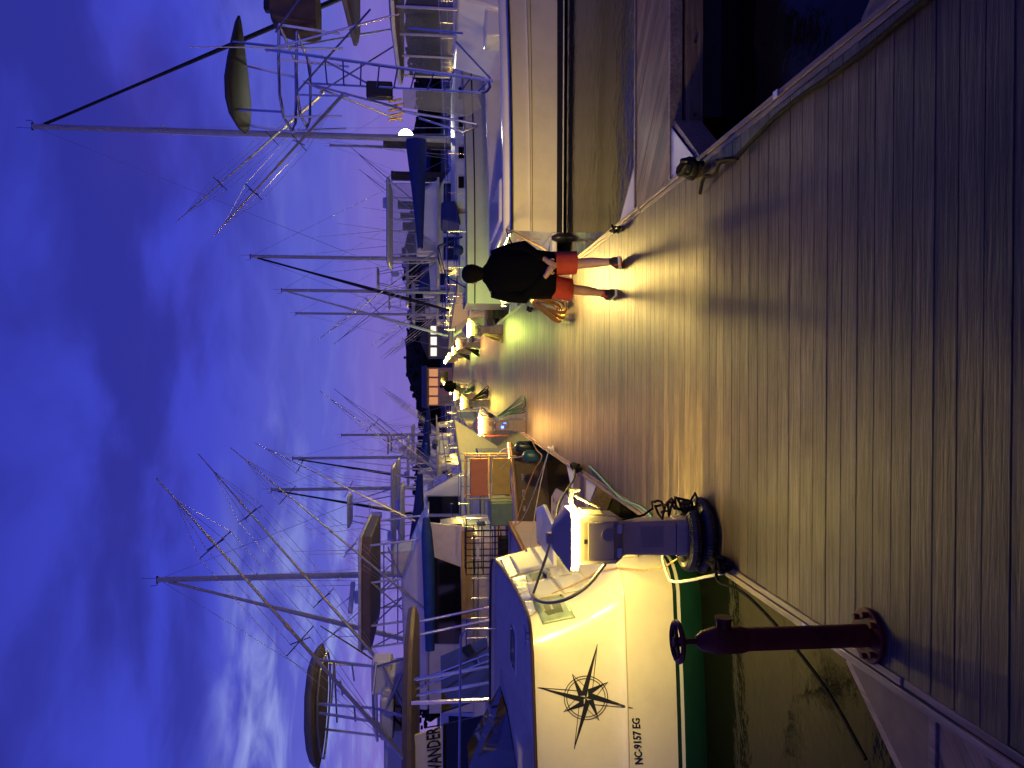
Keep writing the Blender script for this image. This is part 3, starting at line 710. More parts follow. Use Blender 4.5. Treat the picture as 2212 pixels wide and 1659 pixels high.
# ================================================================== boats
class Hull:
    """Boat hull in its own frame: x from stern to bow, z = 0 at the waterline."""
    def __init__(s, L, B, sheer=(.95, 1.35), tw=.82, full=.42, fine=1.7, pw=2.4, rake=.7, flare=1.4, draft=.5):
        s.__dict__.update(locals())
    def zs(s, q): return s.sheer[0] + (s.sheer[1] - s.sheer[0]) * q * q
    def pt(s, q, t):
        u = max(0.0, (q - s.full) / (1 - s.full)); aft = s.tw + (1 - s.tw) * min(1, q / .35)
        sh = s.B / 2 * aft * (1 - u ** s.pw); wl = s.B / 2 * .93 * aft * (1 - u ** s.fine)
        if t >= 0: y = wl + (sh - wl) * t ** s.flare; z = t * s.zs(q); x = q * s.L + s.rake * t * q ** 4
        else: y = wl * (1 + .88 * t); z = t * s.draft; x = q * s.L + .8 * s.rake * t * q ** 4
        return V((x, max(y, .004), z))
    def build(s, par, bands, deck_m, tm, n=20, drop=.06):
        first = None
        for name, m, t0, t1 in bands:
            mb = MB(); k = 5 if t1 - t0 > .4 else 2
            for sg in (1, -1):
                rows = []
                for i in range(n + 1):
                    r = [s.pt(i / n, t0 + (t1 - t0) * j / k) for j in range(k + 1)]
                    rows.append([V((p.x, p.y * sg, p.z)) for p in (r if sg > 0 else r[::-1])])
                mb.quadgrid(rows)
            o = mb.obj(name, m, par, smooth=40); first = first or o
        ts = [-1, -.5, 0, .25, .5, .75, 1]
        poly = [s.pt(0, t) for t in ts]
        MB().add(poly + [V((p.x, -p.y, p.z)) for p in poly[::-1]], [tuple(range(2 * len(poly)))]).obj('transom', tm, par, smooth=0)
        rows = []
        for i in range(n + 1):
            p = s.pt(i / n, 1); rows.append([V((p.x, p.y * k, p.z - drop)) for k in (1, .5, 0, -.5, -1)])
        MB().quadgrid(rows).obj('deck', deck_m, par, smooth=40)
        rl = MB()
        for sg in (1, -1): rl.tube([V((p.x, p.y * sg, p.z)) for p in [s.pt(i / n, 1) for i in range(n + 1)]], .03, 6)
        rl.obj('rub_rail', M_ALU, par)
        return first
def rail(par, pts, h, name='guard_rail', r=.014, m=None, step=2, mid=True):
    mb = MB(); P = [V(p) for p in pts]
    mb.tube([p + V((0, 0, h)) for p in P], r, 6)
    if mid: mb.tube([p + V((0, 0, h * .52)) for p in P], r * .7, 5)
    for p in P[::step]: mb.tube([p, p + V((0, 0, h))], r, 6)
    return mb.obj(name, m or M_CHROME, par)
def windows(par, quads, m=None, frame=True, name='window', out=None):
    """each window: four corners; a dark pane set 1 cm proud with a thin frame"""
    for q in quads:
        P = [V(p) for p in q]; n = (P[1] - P[0]).cross(P[3] - P[0]).normalized(); c = sum(P, V()) / 4
        if out is not None and n.dot(V(out)) < 0: n = -n
        f = MB().prism([c + (p - c) * 1.0 for p in P], n * .012).obj(name, M_ALU if frame else (m or M_GLASS), par, smooth=0)
        MB().prism([c + (p - c) * .9 + n * .0125 for p in P], n * .006).obj('pane', m or M_GLASS, f, smooth=0)
def rrect(cx, cy, hx, hy, z, r=.3, n=4):
    out = []
    for sx, sy, a0 in ((1, 1, 0), (-1, 1, 90), (-1, -1, 180), (1, -1, 270)):
        for i in range(n + 1):
            a = math.radians(a0 + 90 * i / n); out.append(V((cx + sx * (hx - r) + r * math.cos(a), cy + sy * (hy - r) + r * math.sin(a), z)))
    return out
def block(levels, r=.25):                                          # levels: (z, x0, x1, half width)
    return MB().loft([rrect((x0 + x1) / 2, 0, (x1 - x0) / 2, w, z, min(r, w * .8, (x1 - x0) * .4)) for z, x0, x1, w in levels])
def pole(par, a, b, r0, r1, name='outrigger', m=None, cross=(.35, .62), cs=.28):
    """A tapered outrigger pole with its wire spreaders."""
    a, b = V(a), V(b); mb = MB(); mb.tube([a.lerp(b, i / 6) for i in range(7)], [r0 + (r1 - r0) * i / 6 for i in range(7)], 8)
    o = mb.obj(name, m or M_ALU, par)
    d = (b - a).normalized(); s_ = d.cross(V((0, 1, 0))); s_ = s_.normalized() if s_.length > .1 else V((1, 0, 0)); u = d.cross(s_)
    for k in cross:
        c = a.lerp(b, k); x = MB()
        for v in ((s_ + u), (s_ - u)): v = v.normalized() * cs; x.tube([c - v, c + v], .009, 5)
        x.obj('spreader', M_DARK, o)
    w = MB()
    for v in (s_ + u, s_ - u, -s_ + u, -s_ - u):
        v = v.normalized() * cs; w.tube([a.lerp(b, .06)] + [a.lerp(b, k) + v for k in cross] + [a.lerp(b, .93)], .004, 4)
    w.obj('rigging_wire', M_ALU, o)
    for k in (.5, .8):
        c = a.lerp(b, k); MB().tube([c - d * .05, c + d * .05], (r0 + (r1 - r0) * k) * 1.35, 8).obj('ferrule', M_GREY, o)
    return o

def sailboat(name, label, stern, rot, L=10.5, B=3.2, mastx=5.6, masth=11.5, boom=3.9, cover=None, furl=None, hull_m=None, group=None, furlx=None, lights=False, boomz=2.95, near=False, fb=0.0):
    p = thing(name, label, 'sailboat', stern, rot, group); hm = hull_m or M_WHITE
    H = Hull(L, B, (1.05 + fb, 1.45 + fb), tw=.72, full=.38, fine=1.7, pw=2.1, rake=.9, flare=1.1)
    H.build(p, [('hull', hm, .0, 1.0), ('boot_stripe', M_BLUE if not near else M_GREEND, -.12, 0.0), ('bottom', M_BOOT, -1, -.12)], M_WHITE2, hm)
    st = MB()
    for sg in (1, -1): st.quadgrid([[V((q.x, (q.y + .006) * sg, q.z)) for q in (H.pt(i / 14 * .97, .80), H.pt(i / 14 * .97, .83))][::sg] for i in range(15)])
    st.obj('cove_stripe', M_INK, p)
    c = block([(.95 + fb, L * .26, L * .70, B * .33), (1.42 + fb, L * .28, L * .68, B * .30), (1.52 + fb, L * .30, L * .64, B * .24)], .35).obj('cabin_trunk', M_WHITE2, p, smooth=50)
    for sg in (1, -1):
        for k in range(4):
            x = L * (.33 + .085 * k); yv = B * .322 * sg
            windows(c, [[(x, yv, 1.12 + fb), (x + .42, yv, 1.12 + fb), (x + .42, yv - .02 * sg, 1.32 + fb), (x, yv - .02 * sg, 1.32 + fb)]], out=(0, sg, 0), name='portlight')
    for sg in (1, -1):
        MB().prism([V((L * .05, sg * B * .30, 1.0 + fb)), V((L * .26, sg * B * .32, 1.0 + fb)), V((L * .26, sg * B * .26, 1.3 + fb)), V((L * .05, sg * B * .24, 1.22 + fb))], (0, sg * .06, 0)).obj('cockpit_coaming', M_WHITE2, p)
    MB().tube([(mastx, 0, 1.4), (mastx, 0, masth)], [.115, .085], 12).obj('mast', M_MAST, p)
    sp_ = MB()
    for k in (.42, .70):
        z = 1.4 + (masth - 1.4) * k; sp_.tube([(mastx, -.75 + .2 * k, z), (mastx, 0, z - .05), (mastx, .75 - .2 * k, z)], .018, 6)
    sp_.obj('spreader', M_MAST, p)
    mh = MB().tube([(mastx, 0, masth), (mastx + .18, 0, masth + .02), (mastx + .2, 0, masth + .22)], .012, 6); mh.tube([(mastx - .05, 0, masth), (mastx - .05, 0, masth + .5)], .008, 5); mh.box((mastx, 0, masth + .01), (.24, .07, .05))
    mh.obj('masthead', M_DARK, p)
    st_ = MB(); bx = L + H.rake * .9
    for sg in (1, -1):
        st_.tube([(mastx - .1, sg * B * .47, 1.25), (mastx, sg * (.75 - .2 * .42), 1.4 + (masth - 1.4) * .42), (mastx, sg * .02, masth - .1)], .007, 4)
        st_.tube([(mastx - .3, sg * B * .46, 1.25), (mastx, 0, 1.4 + (masth - 1.4) * .42)], .007, 4)
    st_.tube([(.1, 0, 1.1), (mastx, 0, masth)], .007, 4)
    st_.tube([(bx, 0, 1.45), (mastx, 0, masth - .05)], .008, 4)
    st_.obj('standing_rigging', M_ALU, p)
    if furl is not None:
        fx = furlx or bx; n_ = 16; a, b_ = V((fx, 0, 1.75)), V((mastx + .08, 0, masth - .35))
        rr = [.05 + .05 * math.sin(math.pi * min(1, (i / n_) * 1.15 + .1)) * (1 - .45 * i / n_) for i in range(n_ + 1)]
        MB().tube([a.lerp(b_, i / n_) for i in range(n_ + 1)], rr, 8).obj('furled_sail', furl, p)
    bz = boomz
    MB().tube([(mastx, 0, bz), (mastx - boom, 0, bz + .08)], .06, 8).obj('boom', M_MAST, p)
    if cover is not None:
        rings = []; n_ = 18
        for i in range(n_ + 1):
            k = i / n_; x = mastx - .05 - (boom - .1) * k; h = .50 * (1 - k) ** 1.1 + .17; w = .17 * (1 - k) + .10 + .012 * math.sin(i * 2.1)
            z0 = bz - .10 + .08 * k
            rings.append([V((x, w * math.sin(a) * (.75 if math.cos(a) > 0 else 1), z0 + h * .45 - math.cos(a) * -h * .55)) for a in [2 * math.pi * j / 12 for j in range(12)]])
        MB().loft(rings).obj('sail_cover', cover, p, smooth=60)
    pts = [H.pt(q, 1) for q in (.02, .10, .20)]
    r_ = [V((q.x, q.y, q.z)) for q in pts[::-1]] + [V((q.x, -q.y, q.z)) for q in pts]
    rail(p, r_, .62, 'stern_rail', .016, step=1)
    bw = [H.pt(q, 1) for q in (.84, .92, .985)]
    rail(p, [V((q.x, q.y * .95, q.z)) for q in bw] + [V((q.x, -q.y * .95, q.z)) for q in bw[::-1]], .6, 'bow_rail', .016, step=1)
    for sg in (1, -1): rail(p, [V((q.x, q.y * .96 * sg, q.z)) for q in [H.pt(.2 + .64 * i / 6, 1) for i in range(7)]], .58, 'lifeline', .009, step=1)
    return p, H

def powerboat(name, label, stern, rot, L=10, B=3.8, fly=True, hard=True, tower=False, rig=True, glow=None, group=None, hull_m=None, vinyl=False, canvas=None, arch=True, cab=(.30, .68), high=1.0, riglen=6.0):
    p = thing(name, label, 'motorboat', stern, rot, group); hm = hull_m or M_WHITE
    H = Hull(L, B, (1.0, 1.75), tw=.9, full=.40, fine=1.5, pw=2.3, rake=1.1, flare=1.6)
    H.build(p, [('hull', hm, .0, 1.0), ('bottom', M_BOOT, -1, 0)], M_WHITE2, hm)
    x0, x1 = L * cab[0], L * cab[1]; w = B * .40; z1 = 2.35 * high
    c = block([(.95, x0, x1 + L * .10, w), (1.45, x0, x1 + L * .08, w), (z1, x0 + .1, x1 - L * .04, w * .9)], .3).obj('cabin', hm, p, smooth=50)
    gm = glow or M_GLASS
    for sg in (1, -1):
        for k in range(3):
            a = x0 + .25 + (x1 - x0 - .5) * k / 3; b_ = a + (x1 - x0 - .5) / 3 - .06; y0_, y1_ = sg * (w - .004), sg * (w * .915)
            windows(c, [[(a, y0_, 1.5), (b_, y0_, 1.5), (b_, y1_, z1 - .16), (a, y1_, z1 - .16)]], gm, out=(0, sg, 0))
    xf0, xf1 = x1 + L * .075, x1 - L * .035
    for k in (-1, 0, 1):
        windows(c, [[(xf0, k * w * .56 - w * .25, 1.52), (xf0, k * w * .56 + w * .25, 1.52), (xf1 + .03, k * w * .52 + w * .23, z1 - .15), (xf1 + .03, k * w * .52 - w * .23, z1 - .15)]], gm, out=(1, 0, .3), name='windscreen')
    windows(c, [[(x0 - .006, -.35, 1.05), (x0 - .006, .35, 1.05), (x0 + .085, .35, z1 - .2), (x0 + .085, -.35, z1 - .2)]], gm, out=(-1, 0, 0), name='door')
    zt = z1
    if fly:
        block([(z1 - .02, x0 - .5, x1 - .1, w * 1.02), (z1 + .07, x0 - .6, x1 - .1, w * 1.04)], .25).obj('bridge_deck', M_WHITE2, p)
        block([(z1 + .07, x0 + .9, x1 - .15, w * .92), (z1 + .62, x0 + 1.1, x1 - .45, w * .86)], .35).obj('flybridge', hm, p)
        MB().box((x0 + 1.0, 0, z1 + .5), (.5, w * 1.1, .9)).obj('helm_seat', M_WHITE2, p, bev=.06)
        zt = z1 + .07
    if hard:
        zh = zt + (1.95 if fly else .75)
        hx0, hx1 = (x0 + .2, x1 - .1)
        ht = block([(zh, hx0, hx1, w * .9), (zh + .07, hx0 - .05, hx1 + .05, w * .95), (zh + .12, hx0, hx1, w * .88)], .4).obj('hardtop', M_WHITE2, p)
        for sx in (hx0 + .3, (hx0 + hx1) / 2, hx1 - .3):
            for sg in (1, -1): MB().tube([(sx + .1, sg * w * .86, zt), (sx, sg * w * .82, zh)], .026, 8).obj('hardtop_post', M_ALU, p)
        for sg in (1, -1): MB().tube([(hx0 + .4, sg * w * .86, zt + .9), (hx1 - .3, sg * w * .84, zt + .9)], .018, 6).obj('hand_rail', M_ALU, p)
        if vinyl:
            vn = MB()
            for sg in (1, -1): vn.quadgrid([[V((hx0 + .3 + (hx1 - hx0 - .6) * i / 6, sg * w * .85, z_)) for z_ in (zt + .05, zh)] for i in range(7)])
            vn.quadgrid([[V((hx1 - .28, w * .85 * (1 - i / 3), z_)) for z_ in (zt + .05, zh)] for i in range(7)])
            vn.obj('clear_curtain', M_VINYL, p, smooth=0)
        zt = zh + .12
        MB().tube([(hx1 - .8, 0, zt), (hx1 - .8, 0, zt + .22)], [.26, .22], 16).obj('radar_dome', M_WHITE2, p, smooth=50)
        for sg, xx_, hh in ((1, .2, 2.6), (-1, .2, 1.9), (1, 1.1, 3.8), (-1, 1.3, 3.0)): MB().tube([(hx0 + xx_, sg * w * .8, zt - .06), (hx0 + xx_ - .12 * hh, sg * w * .85, zt + hh)], [.014, .008], 5).obj('antenna', M_WHITE2, p)
        if tower:
            t_ = MB(); xm = (hx0 + hx1) / 2
            for sx in (-.8, .8):
                for sg in (1, -1): t_.tube([(xm + sx, sg * w * .7, zt), (xm + sx * .45, sg * w * .36, zt + 1.9)], .026, 8)
            t_.tube([(xm - .4, w * .4, zt + 1.0), (xm + .5, w * .4, zt + 1.0), (xm + .5, -w * .4, zt + 1.0), (xm - .4, -w * .4, zt + 1.0)], .02, 6, closed=True)
            t_.obj('tower_frame', M_ALU, p)
            block([(zt + 1.9, xm - .7, xm + .7, w * .5), (zt + 1.98, xm - .75, xm + .75, w * .55)], .3).obj('tower_top', M_WHITE2, p)
            MB().box((xm + .3, 0, zt + .75), (.3, .7, .5)).obj('tower_console', M_WHITE2, p, bev=.05)
    if rig:
        for sg in (1, -1): pole(p, (x0 + 1.0, sg * w * 1.0, 2.0), (x0 + 1.0 - riglen * .62, sg * (w + .8), 2.0 + riglen * .78), .035, .012)
    if canvas is not None:
        MB().tube([(x0 - .6, -w, z1 + .16), (x0 - .6, w, z1 + .16)], .16, 10).obj('canvas_roll', canvas, p)
    bw = [H.pt(q, 1) for q in (.55, .68, .80, .90, .97)]
    rail(p, [V((q.x, q.y * .95, q.z)) for q in bw] + [V((q.x, -q.y * .95, q.z)) for q in bw[::-1]], .55, 'bow_rail', .016, step=1, mid=False)
    MB().prism([V((-.7, -B * .36, .12)), V((-.02, -B * .40, .12)), V((-.02, B * .40, .12)), V((-.7, B * .36, .12))], (0, 0, .07)).obj('swim_platform', M_WHITE2, p, bev=.02)
    return p, H

# ------------------------------------------------------------------ boat A: white, green bottom, compass rose
A = thing('motorboat', 'white boat with black compass rose and green bottom by the nearest pedestal', 'motorboat', (-4.2, 8.25, WATER_Z))
LV = [(-1.0, -2.3, 7.7, 9.1), (-.70, -1.93, 7.22, 9.45), (-.42, -1.79, 7.03, 9.58), (-.26, -1.76, 6.98, 9.6), (-.225, -1.755, 6.97, 9.6), (-.185, -1.75, 6.96, 9.6), (.05, -1.74, 6.91, 9.62), (.26, -1.75, 6.875, 9.64), (.30, -1.77, 6.87, 9.65), (.335, -1.83, 6.90, 9.62), (.42, -1.93, 6.90, 9.60), (.62, -2.07, 6.875, 9.60), (.90, -2.17, 6.85, 9.61), (1.15, -2.24, 6.83, 9.62)]
def A_ring(z, xt, yn, yf, zi):
    out = []; rc = .34
    def zz(x, y):                                                    # sheer rises a little towards the far corner, droops aft
        if zi < 9: return z
        k = (z - .335) / (1.15 - .335); top = 1.135 + .17 * max(0, (y - 7.2) / 2.4) - .018 * max(0, -2.4 - x)
        return .335 + (top - .335) * k
    for x in (-9.5, -7.0, -5.2, -4.2, -3.6, -3.1, -2.8):
        x2 = min(x, xt - rc - .25); out.append((x2, yn - .45 * (1 - math.exp((x2 - xt) / 2.2))))
    y_c = yn - .45 * (1 - math.exp(-(rc + .0) / 2.2))
    for i in range(7):
        a = math.radians(-90 + 90 * i / 6); out.append((xt - rc + rc * math.cos(a), y_c + rc + rc * math.sin(a)))
    for i in range(1, 8):
        k = i / 8; y = (y_c + rc) + (yf - rc - y_c - rc) * k; out.append((xt + .05 * math.sin(math.pi * k), y))
    for i in range(6):
        a = math.radians(90 * i / 5); out.append((xt - rc + rc * math.cos(a), yf - rc + rc * math.sin(a)))
    out += [(-3.4, yf + .15), (-5.0, yf + .35), (-9.5, yf + .45)]
    return [V((x, y, zz(x, y))) for x, y in out]
AR = [A_ring(*lv, i) for i, lv in enumerate(LV)]
def A_band(i0, i1, name, m, smooth=28):
    mb = MB(); n = len(AR[0])
    mb.add([v for r in AR[i0:i1 + 1] for v in r], [(i * n + j, i * n + j + 1, (i + 1) * n + j + 1, (i + 1) * n + j) for i in range(i1 - i0) for j in range(n - 1)])
    return mb, mb.obj(name, m, A, smooth=smooth, world=True)
A_band(0, 3, 'bottom', M_GREEN); A_band(3, 4, 'boot_stripe', M_WHITE); A_band(4, 5, 'stripe', M_GREEND)
ts_, a_top = A_band(5, len(AR) - 1, 'topsides', M_CREAM)
BV = BVHTree.FromPolygons([tuple(v) for v in ts_.v], ts_.f)
top = AR[-1]
MB().add([v + V((0, 0, -.055)) for v in top], [tuple(range(len(top)))]).obj('deck', mat('nonskid_cream', (.74, .63, .44), .7, var=.12, bump=.3, bscale=150), A, smooth=0, world=True)
MB().tube([v + V((0, 0, .004)) for v in top], .016, 8).obj('toe_rail', mat('dark_teak', (.06, .035, .022), .45), A, world=True)
MB().tube([v + V((0, 0, 0)) for v in AR[8]], .014, 8).obj('knuckle_rail', M_CREAM, A, world=True)
def hit(X, Y, off=.004):
    d = ray(X, Y); loc, n, i, ds = BV.ray_cast(CAM, d, 40)
    if loc is None:
        loc, n, i, ds = BV.find_nearest(at(X, Y, 7.6))
    if n.dot(d) > 0: n = -n
    return loc + n * off
def zq(zx, zy, ox, oy, sc): return ((ox + zx / sc) / 1.8228, (oy + zy / sc) / 1.8228)
def decal_quad(name, m, c, par, off=.012, n=8, thick=.01):
    (a, b_, c_, d_) = [V((p[0], p[1], 0)) for p in c]
    rows = [[hit(*(a.lerp(b_, i / n).lerp(d_.lerp(c_, i / n), j / n)).xy, off) for i in range(n + 1)] for j in range(n + 1)]
    o = MB().quadgrid(rows).obj(name, m, par, smooth=40, world=True)
    if thick:
        sd_ = o.modifiers.new('thick', 'SOLIDIFY'); sd_.thickness = thick; sd_.offset = 0
    return o
Z6 = lambda x, y: zq(x, y, 1900, 2050, 3.687)
decal_quad('foil_strip', M_SILVER, [Z6(185, 405), Z6(320, 378), Z6(525, 790), Z6(385, 860)], A, .008, thick=.004)
decal_quad('foil_strip', M_SILVER, [Z6(390, 865), Z6(640, 800), Z6(735, 1160), Z6(525, 1180)], A, .008, thick=.004)
decal_quad('foil_strip', M_SILVER, [Z6(535, 1190), Z6(735, 1170), Z6(800, 1330), Z6(650, 1440)], A, .008, thick=.004)
p_ = decal_quad('cover_panel', M_PANEL, [Z6(325, 380), Z6(662, 298), Z6(905, 700), Z6(520, 785)], A)
decal_quad('cover_panel', M_PANEL, [Z6(675, 300), Z6(995, 262), Z6(1060, 675), Z6(918, 700)], A)
decal_quad('cover_panel', M_PANEL, [Z6(635, 930), Z6(1000, 842), Z6(1178, 1078), Z6(722, 1158)], A)
decal_quad('cover_panel', M_PANEL, [Z6(1010, 840), Z6(1440, 760), Z6(1575, 985), Z6(1190, 1070)], A)
pp = decal_quad('picture_panel', M_PICT, [Z6(740, 1172), Z6(1182, 1108), Z6(1352, 1415), Z6(875, 1515)], A)
decal_quad('picture_shape', M_PICTD, [Z6(1000, 1215), Z6(1130, 1195), Z6(1180, 1345), Z6(1060, 1365)], pp, .019, 4, 0)
decal_quad('picture_shape', M_PICTD, [Z6(885, 1250), Z6(975, 1235), Z6(1010, 1320), Z6(930, 1350)], pp, .019, 4, 0)
decal_quad('picture_shape', M_PICTD, [Z6(900, 1345), Z6(1050, 1300), Z6(1065, 1370), Z6(960, 1400)], pp, .0195, 4, 0)
decal_quad('picture_shape', M_PANEL, [Z6(1190, 1190), Z6(1225, 1180), Z6(1290, 1320), Z6(1265, 1335)], pp, .019, 4, 0)
decal_quad('hawse_hole', M_BLACK, [Z6(672, 792), Z6(898, 724), Z6(988, 842), Z6(732, 893)], A, .006, 6, 0)
hw = MB(); hw.tube([hit(*Z6(940, 790), .0), hit(*Z6(940, 790), .05)], .045, 14); hw.obj('fairlead', M_CHROME, A, world=True)
for zx, zy in ((540, 770), (885, 690), (755, 480), (645, 930), (1003, 855), (690, 1057), (1140, 1095), (878, 1485)):
    q = hit(*Z6(zx, zy), .012); MB().ball(q, .009, 8, 6).obj('screw', M_DARK, A, world=True)
decal_quad('vent_louvre', M_CREAM, [zq(940, 850, 2100, 1850, 2.765), zq(1140, 850, 2100, 1850, 2.765), zq(1140, 955, 2100, 1850, 2.765), zq(940, 965, 2100, 1850, 2.765)], A, .03, 4, .05)
# compass rose, laid on the hull side
Z1 = lambda x, y: zq(x, y, 1200, 2200, 1.301)
C0 = V((*Z1(1440, 712), 0)); tips = [V((*Z1(*p), 0)) for p in ((1195, 660), (1498, 437), (1680, 765), (1380, 975))]
sub = [V((*Z1(*p), 0)) for p in ((1368, 590), (1553, 630), (1508, 828), (1325, 785))]
def tri_dec(mb, a, b_, c, off=.004, n=6):
    idx = {}; vs = []; fs = []
    for i in range(n + 1):
        for j in range(n + 1 - i):
            p = a + (b_ - a) * (i / n) + (c - a) * (j / n); idx[i, j] = len(vs); vs.append(hit(p.x, p.y, off))
    for i in range(n):
        for j in range(n - i):
            fs.append((idx[i, j], idx[i + 1, j], idx[i, j + 1]))
            if j < n - i - 1: fs.append((idx[i + 1, j], idx[i + 1, j + 1], idx[i, j + 1]))
    mb.add(vs, fs)
def line_dec(mb, a, b_, w, off=.004, n=8):
    d = (b_ - a); nn = V((-d.y, d.x, 0)).normalized() * w / 2
    mb.quadgrid([[hit(*(a + d * i / n + nn).xy, off), hit(*(a + d * i / n - nn).xy, off)] for i in range(n + 1)])
rose = MB()
for k in range(4):
    t_, s1, s2 = tips[k], sub[(k) % 4], sub[(k - 1) % 4]
    i1 = C0 + (s1 - C0) * .28; i2 = C0 + (s2 - C0) * .28
    tri_dec(rose, C0, t_, i2); line_dec(rose, t_, i1, 1.6); line_dec(rose, C0, t_, 1.6)
    m1 = C0 + (tips[k] - C0) * .16; m2 = C0 + (tips[(k + 1) % 4] - C0) * .16
    tri_dec(rose, C0 + (s1 - C0) * .1, s1, m1, .0045); line_dec(rose, s1, m2, 1.3)
for R_ in (47.0, 41.5):
    pr = [C0 + V((math.cos(a), math.sin(a), 0)) * R_ for a in [2 * math.pi * i / 48 for i in range(49)]]
    for a, b_ in zip(pr[:-1], pr[1:]): line_dec(rose, a, b_, 1.9, .0035, 1)
rose.obj('compass_rose', M_INK, A, smooth=0, world=True)
vs, fs = text_mesh('NC-9157 EG', 1.0, .03); wx = max(v.x for v in vs); hy = max(v.y for v in vs)
mb = MB().add([hit(1388 - 7 * v.x / wx - 17.0 * v.y / hy, 1651 - 100 * v.x / wx, .004) for v in vs], fs); mb.obj('registration_number', M_INK, A, smooth=0, world=True)
# swim step at the far corner of the transom, deck trunk at the left
mb = MB().prism([(-2.05, 8.1, .70), (-1.62, 8.2, .70), (-1.52, 8.9, .70), (-1.66, 9.5, .70), (-2.05, 9.5, .70)], (0, 0, .045)); mb.obj('boarding_step', M_WHITE, A, world=True, bev=.012)
tk = MB().loft([[V((x, y, z)) for x, y in ((-9, 7.0), (-3.35 - (z - 1.0) * .9, 7.15), (-3.25 - (z - 1.0) * .9, 8.25), (-3.35 - (z - 1.0) * .9, 9.3), (-9, 9.6))] for z in (1.0, 1.22)]); tk.obj('cabin_trunk', mat('trunk_tan', (.50, .46, .37), .5, var=.1), A, world=True, bev=.05)
ws_ = MB().prism([(-3.75, 7.25, 1.225), (-3.62, 8.25, 1.225), (-3.75, 9.2, 1.225), (-4.4, 9.1, 1.62), (-4.25, 8.25, 1.64), (-4.4, 7.35, 1.62)], (-.03, 0, .0)); ws_.obj('windscreen', M_GLASS, A, world=True, smooth=0)
hz_ = 1.09
ha = MB().loft([rrect(-2.95, 8.3, .26, .30, z_, .06) for z_ in (1.05, 1.15, 1.165)]).obj('deck_hatch', M_WHITE, A, world=True, bev=.01)
MB().loft([rrect(-2.95, 8.3, .20, .24, z_, .05) for z_ in (1.167, 1.172)]).obj('hatch_pane', M_GLASS, ha, world=True)
for y_ in (7.25, 9.2):
    c_ = MB().tube([(-2.62, y_, 1.16), (-2.56, y_, 1.15), (-2.44, y_, 1.15), (-2.38, y_, 1.16)], [.008, .014, .014, .008], 8); c_.tube([(-2.54, y_, 1.07), (-2.53, y_, 1.15)], .012, 6); c_.tube([(-2.46, y_, 1.07), (-2.47, y_, 1.15)], .012, 6); c_.obj('mooring_cleat', M_CHROME, A, world=True)
MB().tube([(-3.2, 9.62, 1.2), (-3.2, 9.62, 1.62), (-3.3, 9.64, 1.68), (-6.0, 9.9, 1.70)], .016, 8).obj('grab_rail', M_CHROME, A, world=True)
MB().tube([(-3.0, 7.4, 1.09), (-3.1, 7.8, 1.085), (-2.8, 8.0, 1.09), (-2.6, 7.7, 1.085), (-2.85, 7.5, 1.10), (-3.15, 7.65, 1.11)], .012, 6).obj('deck_line', M_ROPEW, A, world=True)
rope([hit(*Z6(530, 1225), .03), hit(*Z6(900, 1130), .016), hit(*Z6(1400, 930), .016), hit(*Z6(1830, 715), .05), at(1420, 1235, 6.4), (XL + .03, 5.75, .04)], .008, M_ROPEG, 'thin ochre line slung across the white boat down to the dock', sm=1)
rope([(XL + .05, 5.72, .05), at(1413, 1190, 6.3) + V((0, 0, -.05)), at(1440, 1240, 5.9), at(1452, 1262, 5.75), (XL + .02, 5.1, .03)], .012, M_ROPEW, 'white line drooping between the nearest pedestal and the green hull')

# ------------------------------------------------------------------ boat B: sportfisher with tower, name on the brow
B = thing('fishing_boat', 'sportfishing boat with pointed tower roof and name board VANDERI, left edge', 'fishing boat', (-2.95, 13.4, WATER_Z), math.pi)
HB = Hull(11.5, 4.3, (1.0, 1.75), tw=.92, full=.4, fine=1.5, pw=2.3, rake=1.2, flare=1.6)
HB.build(B, [('hull', M_WHITE, 0, 1), ('bottom', M_BOOT, -1, 0)], M_WHITE2, M_CREAM)
sw = MB(); sw_poly = [V((0, -1.75, .16)), V((-.55, -1.62, .16)), V((-.78, -1.1, .16)), V((-.85, 0, .16)), V((-.78, 1.1, .16)), V((-.55, 1.62, .16)), V((0, 1.75, .16))]
pl = sw.prism(sw_poly, (0, 0, .055)).obj('swim_platform', M_WHITE, B, bev=.015)
for yy_ in (-1.3, -.95, -.6, -.25, .25, .6, .95, 1.3):
    for xx_ in (-.28, -.52):
        MB().box((xx_, yy_, .2165), (.07, .15, .002)).obj('drain_slot', M_DARK, pl, smooth=0)
for yy_, ht in ((.75, .42), (.2, .34)): MB().box((-.008, yy_, .62), (.01, .42, ht * .55)).obj('name_patch', mat('name_brown', (.16, .09, .06), .5, var=.5, scale=25), B, smooth=0)
MB().bb(-.012, .10, -1.9, 1.9, .97, 1.05).obj('covering_board', mat('teak', (.22, .11, .05), .4, var=.3, stretch=(1, .1, 1), scale=20), B, bev=.01)
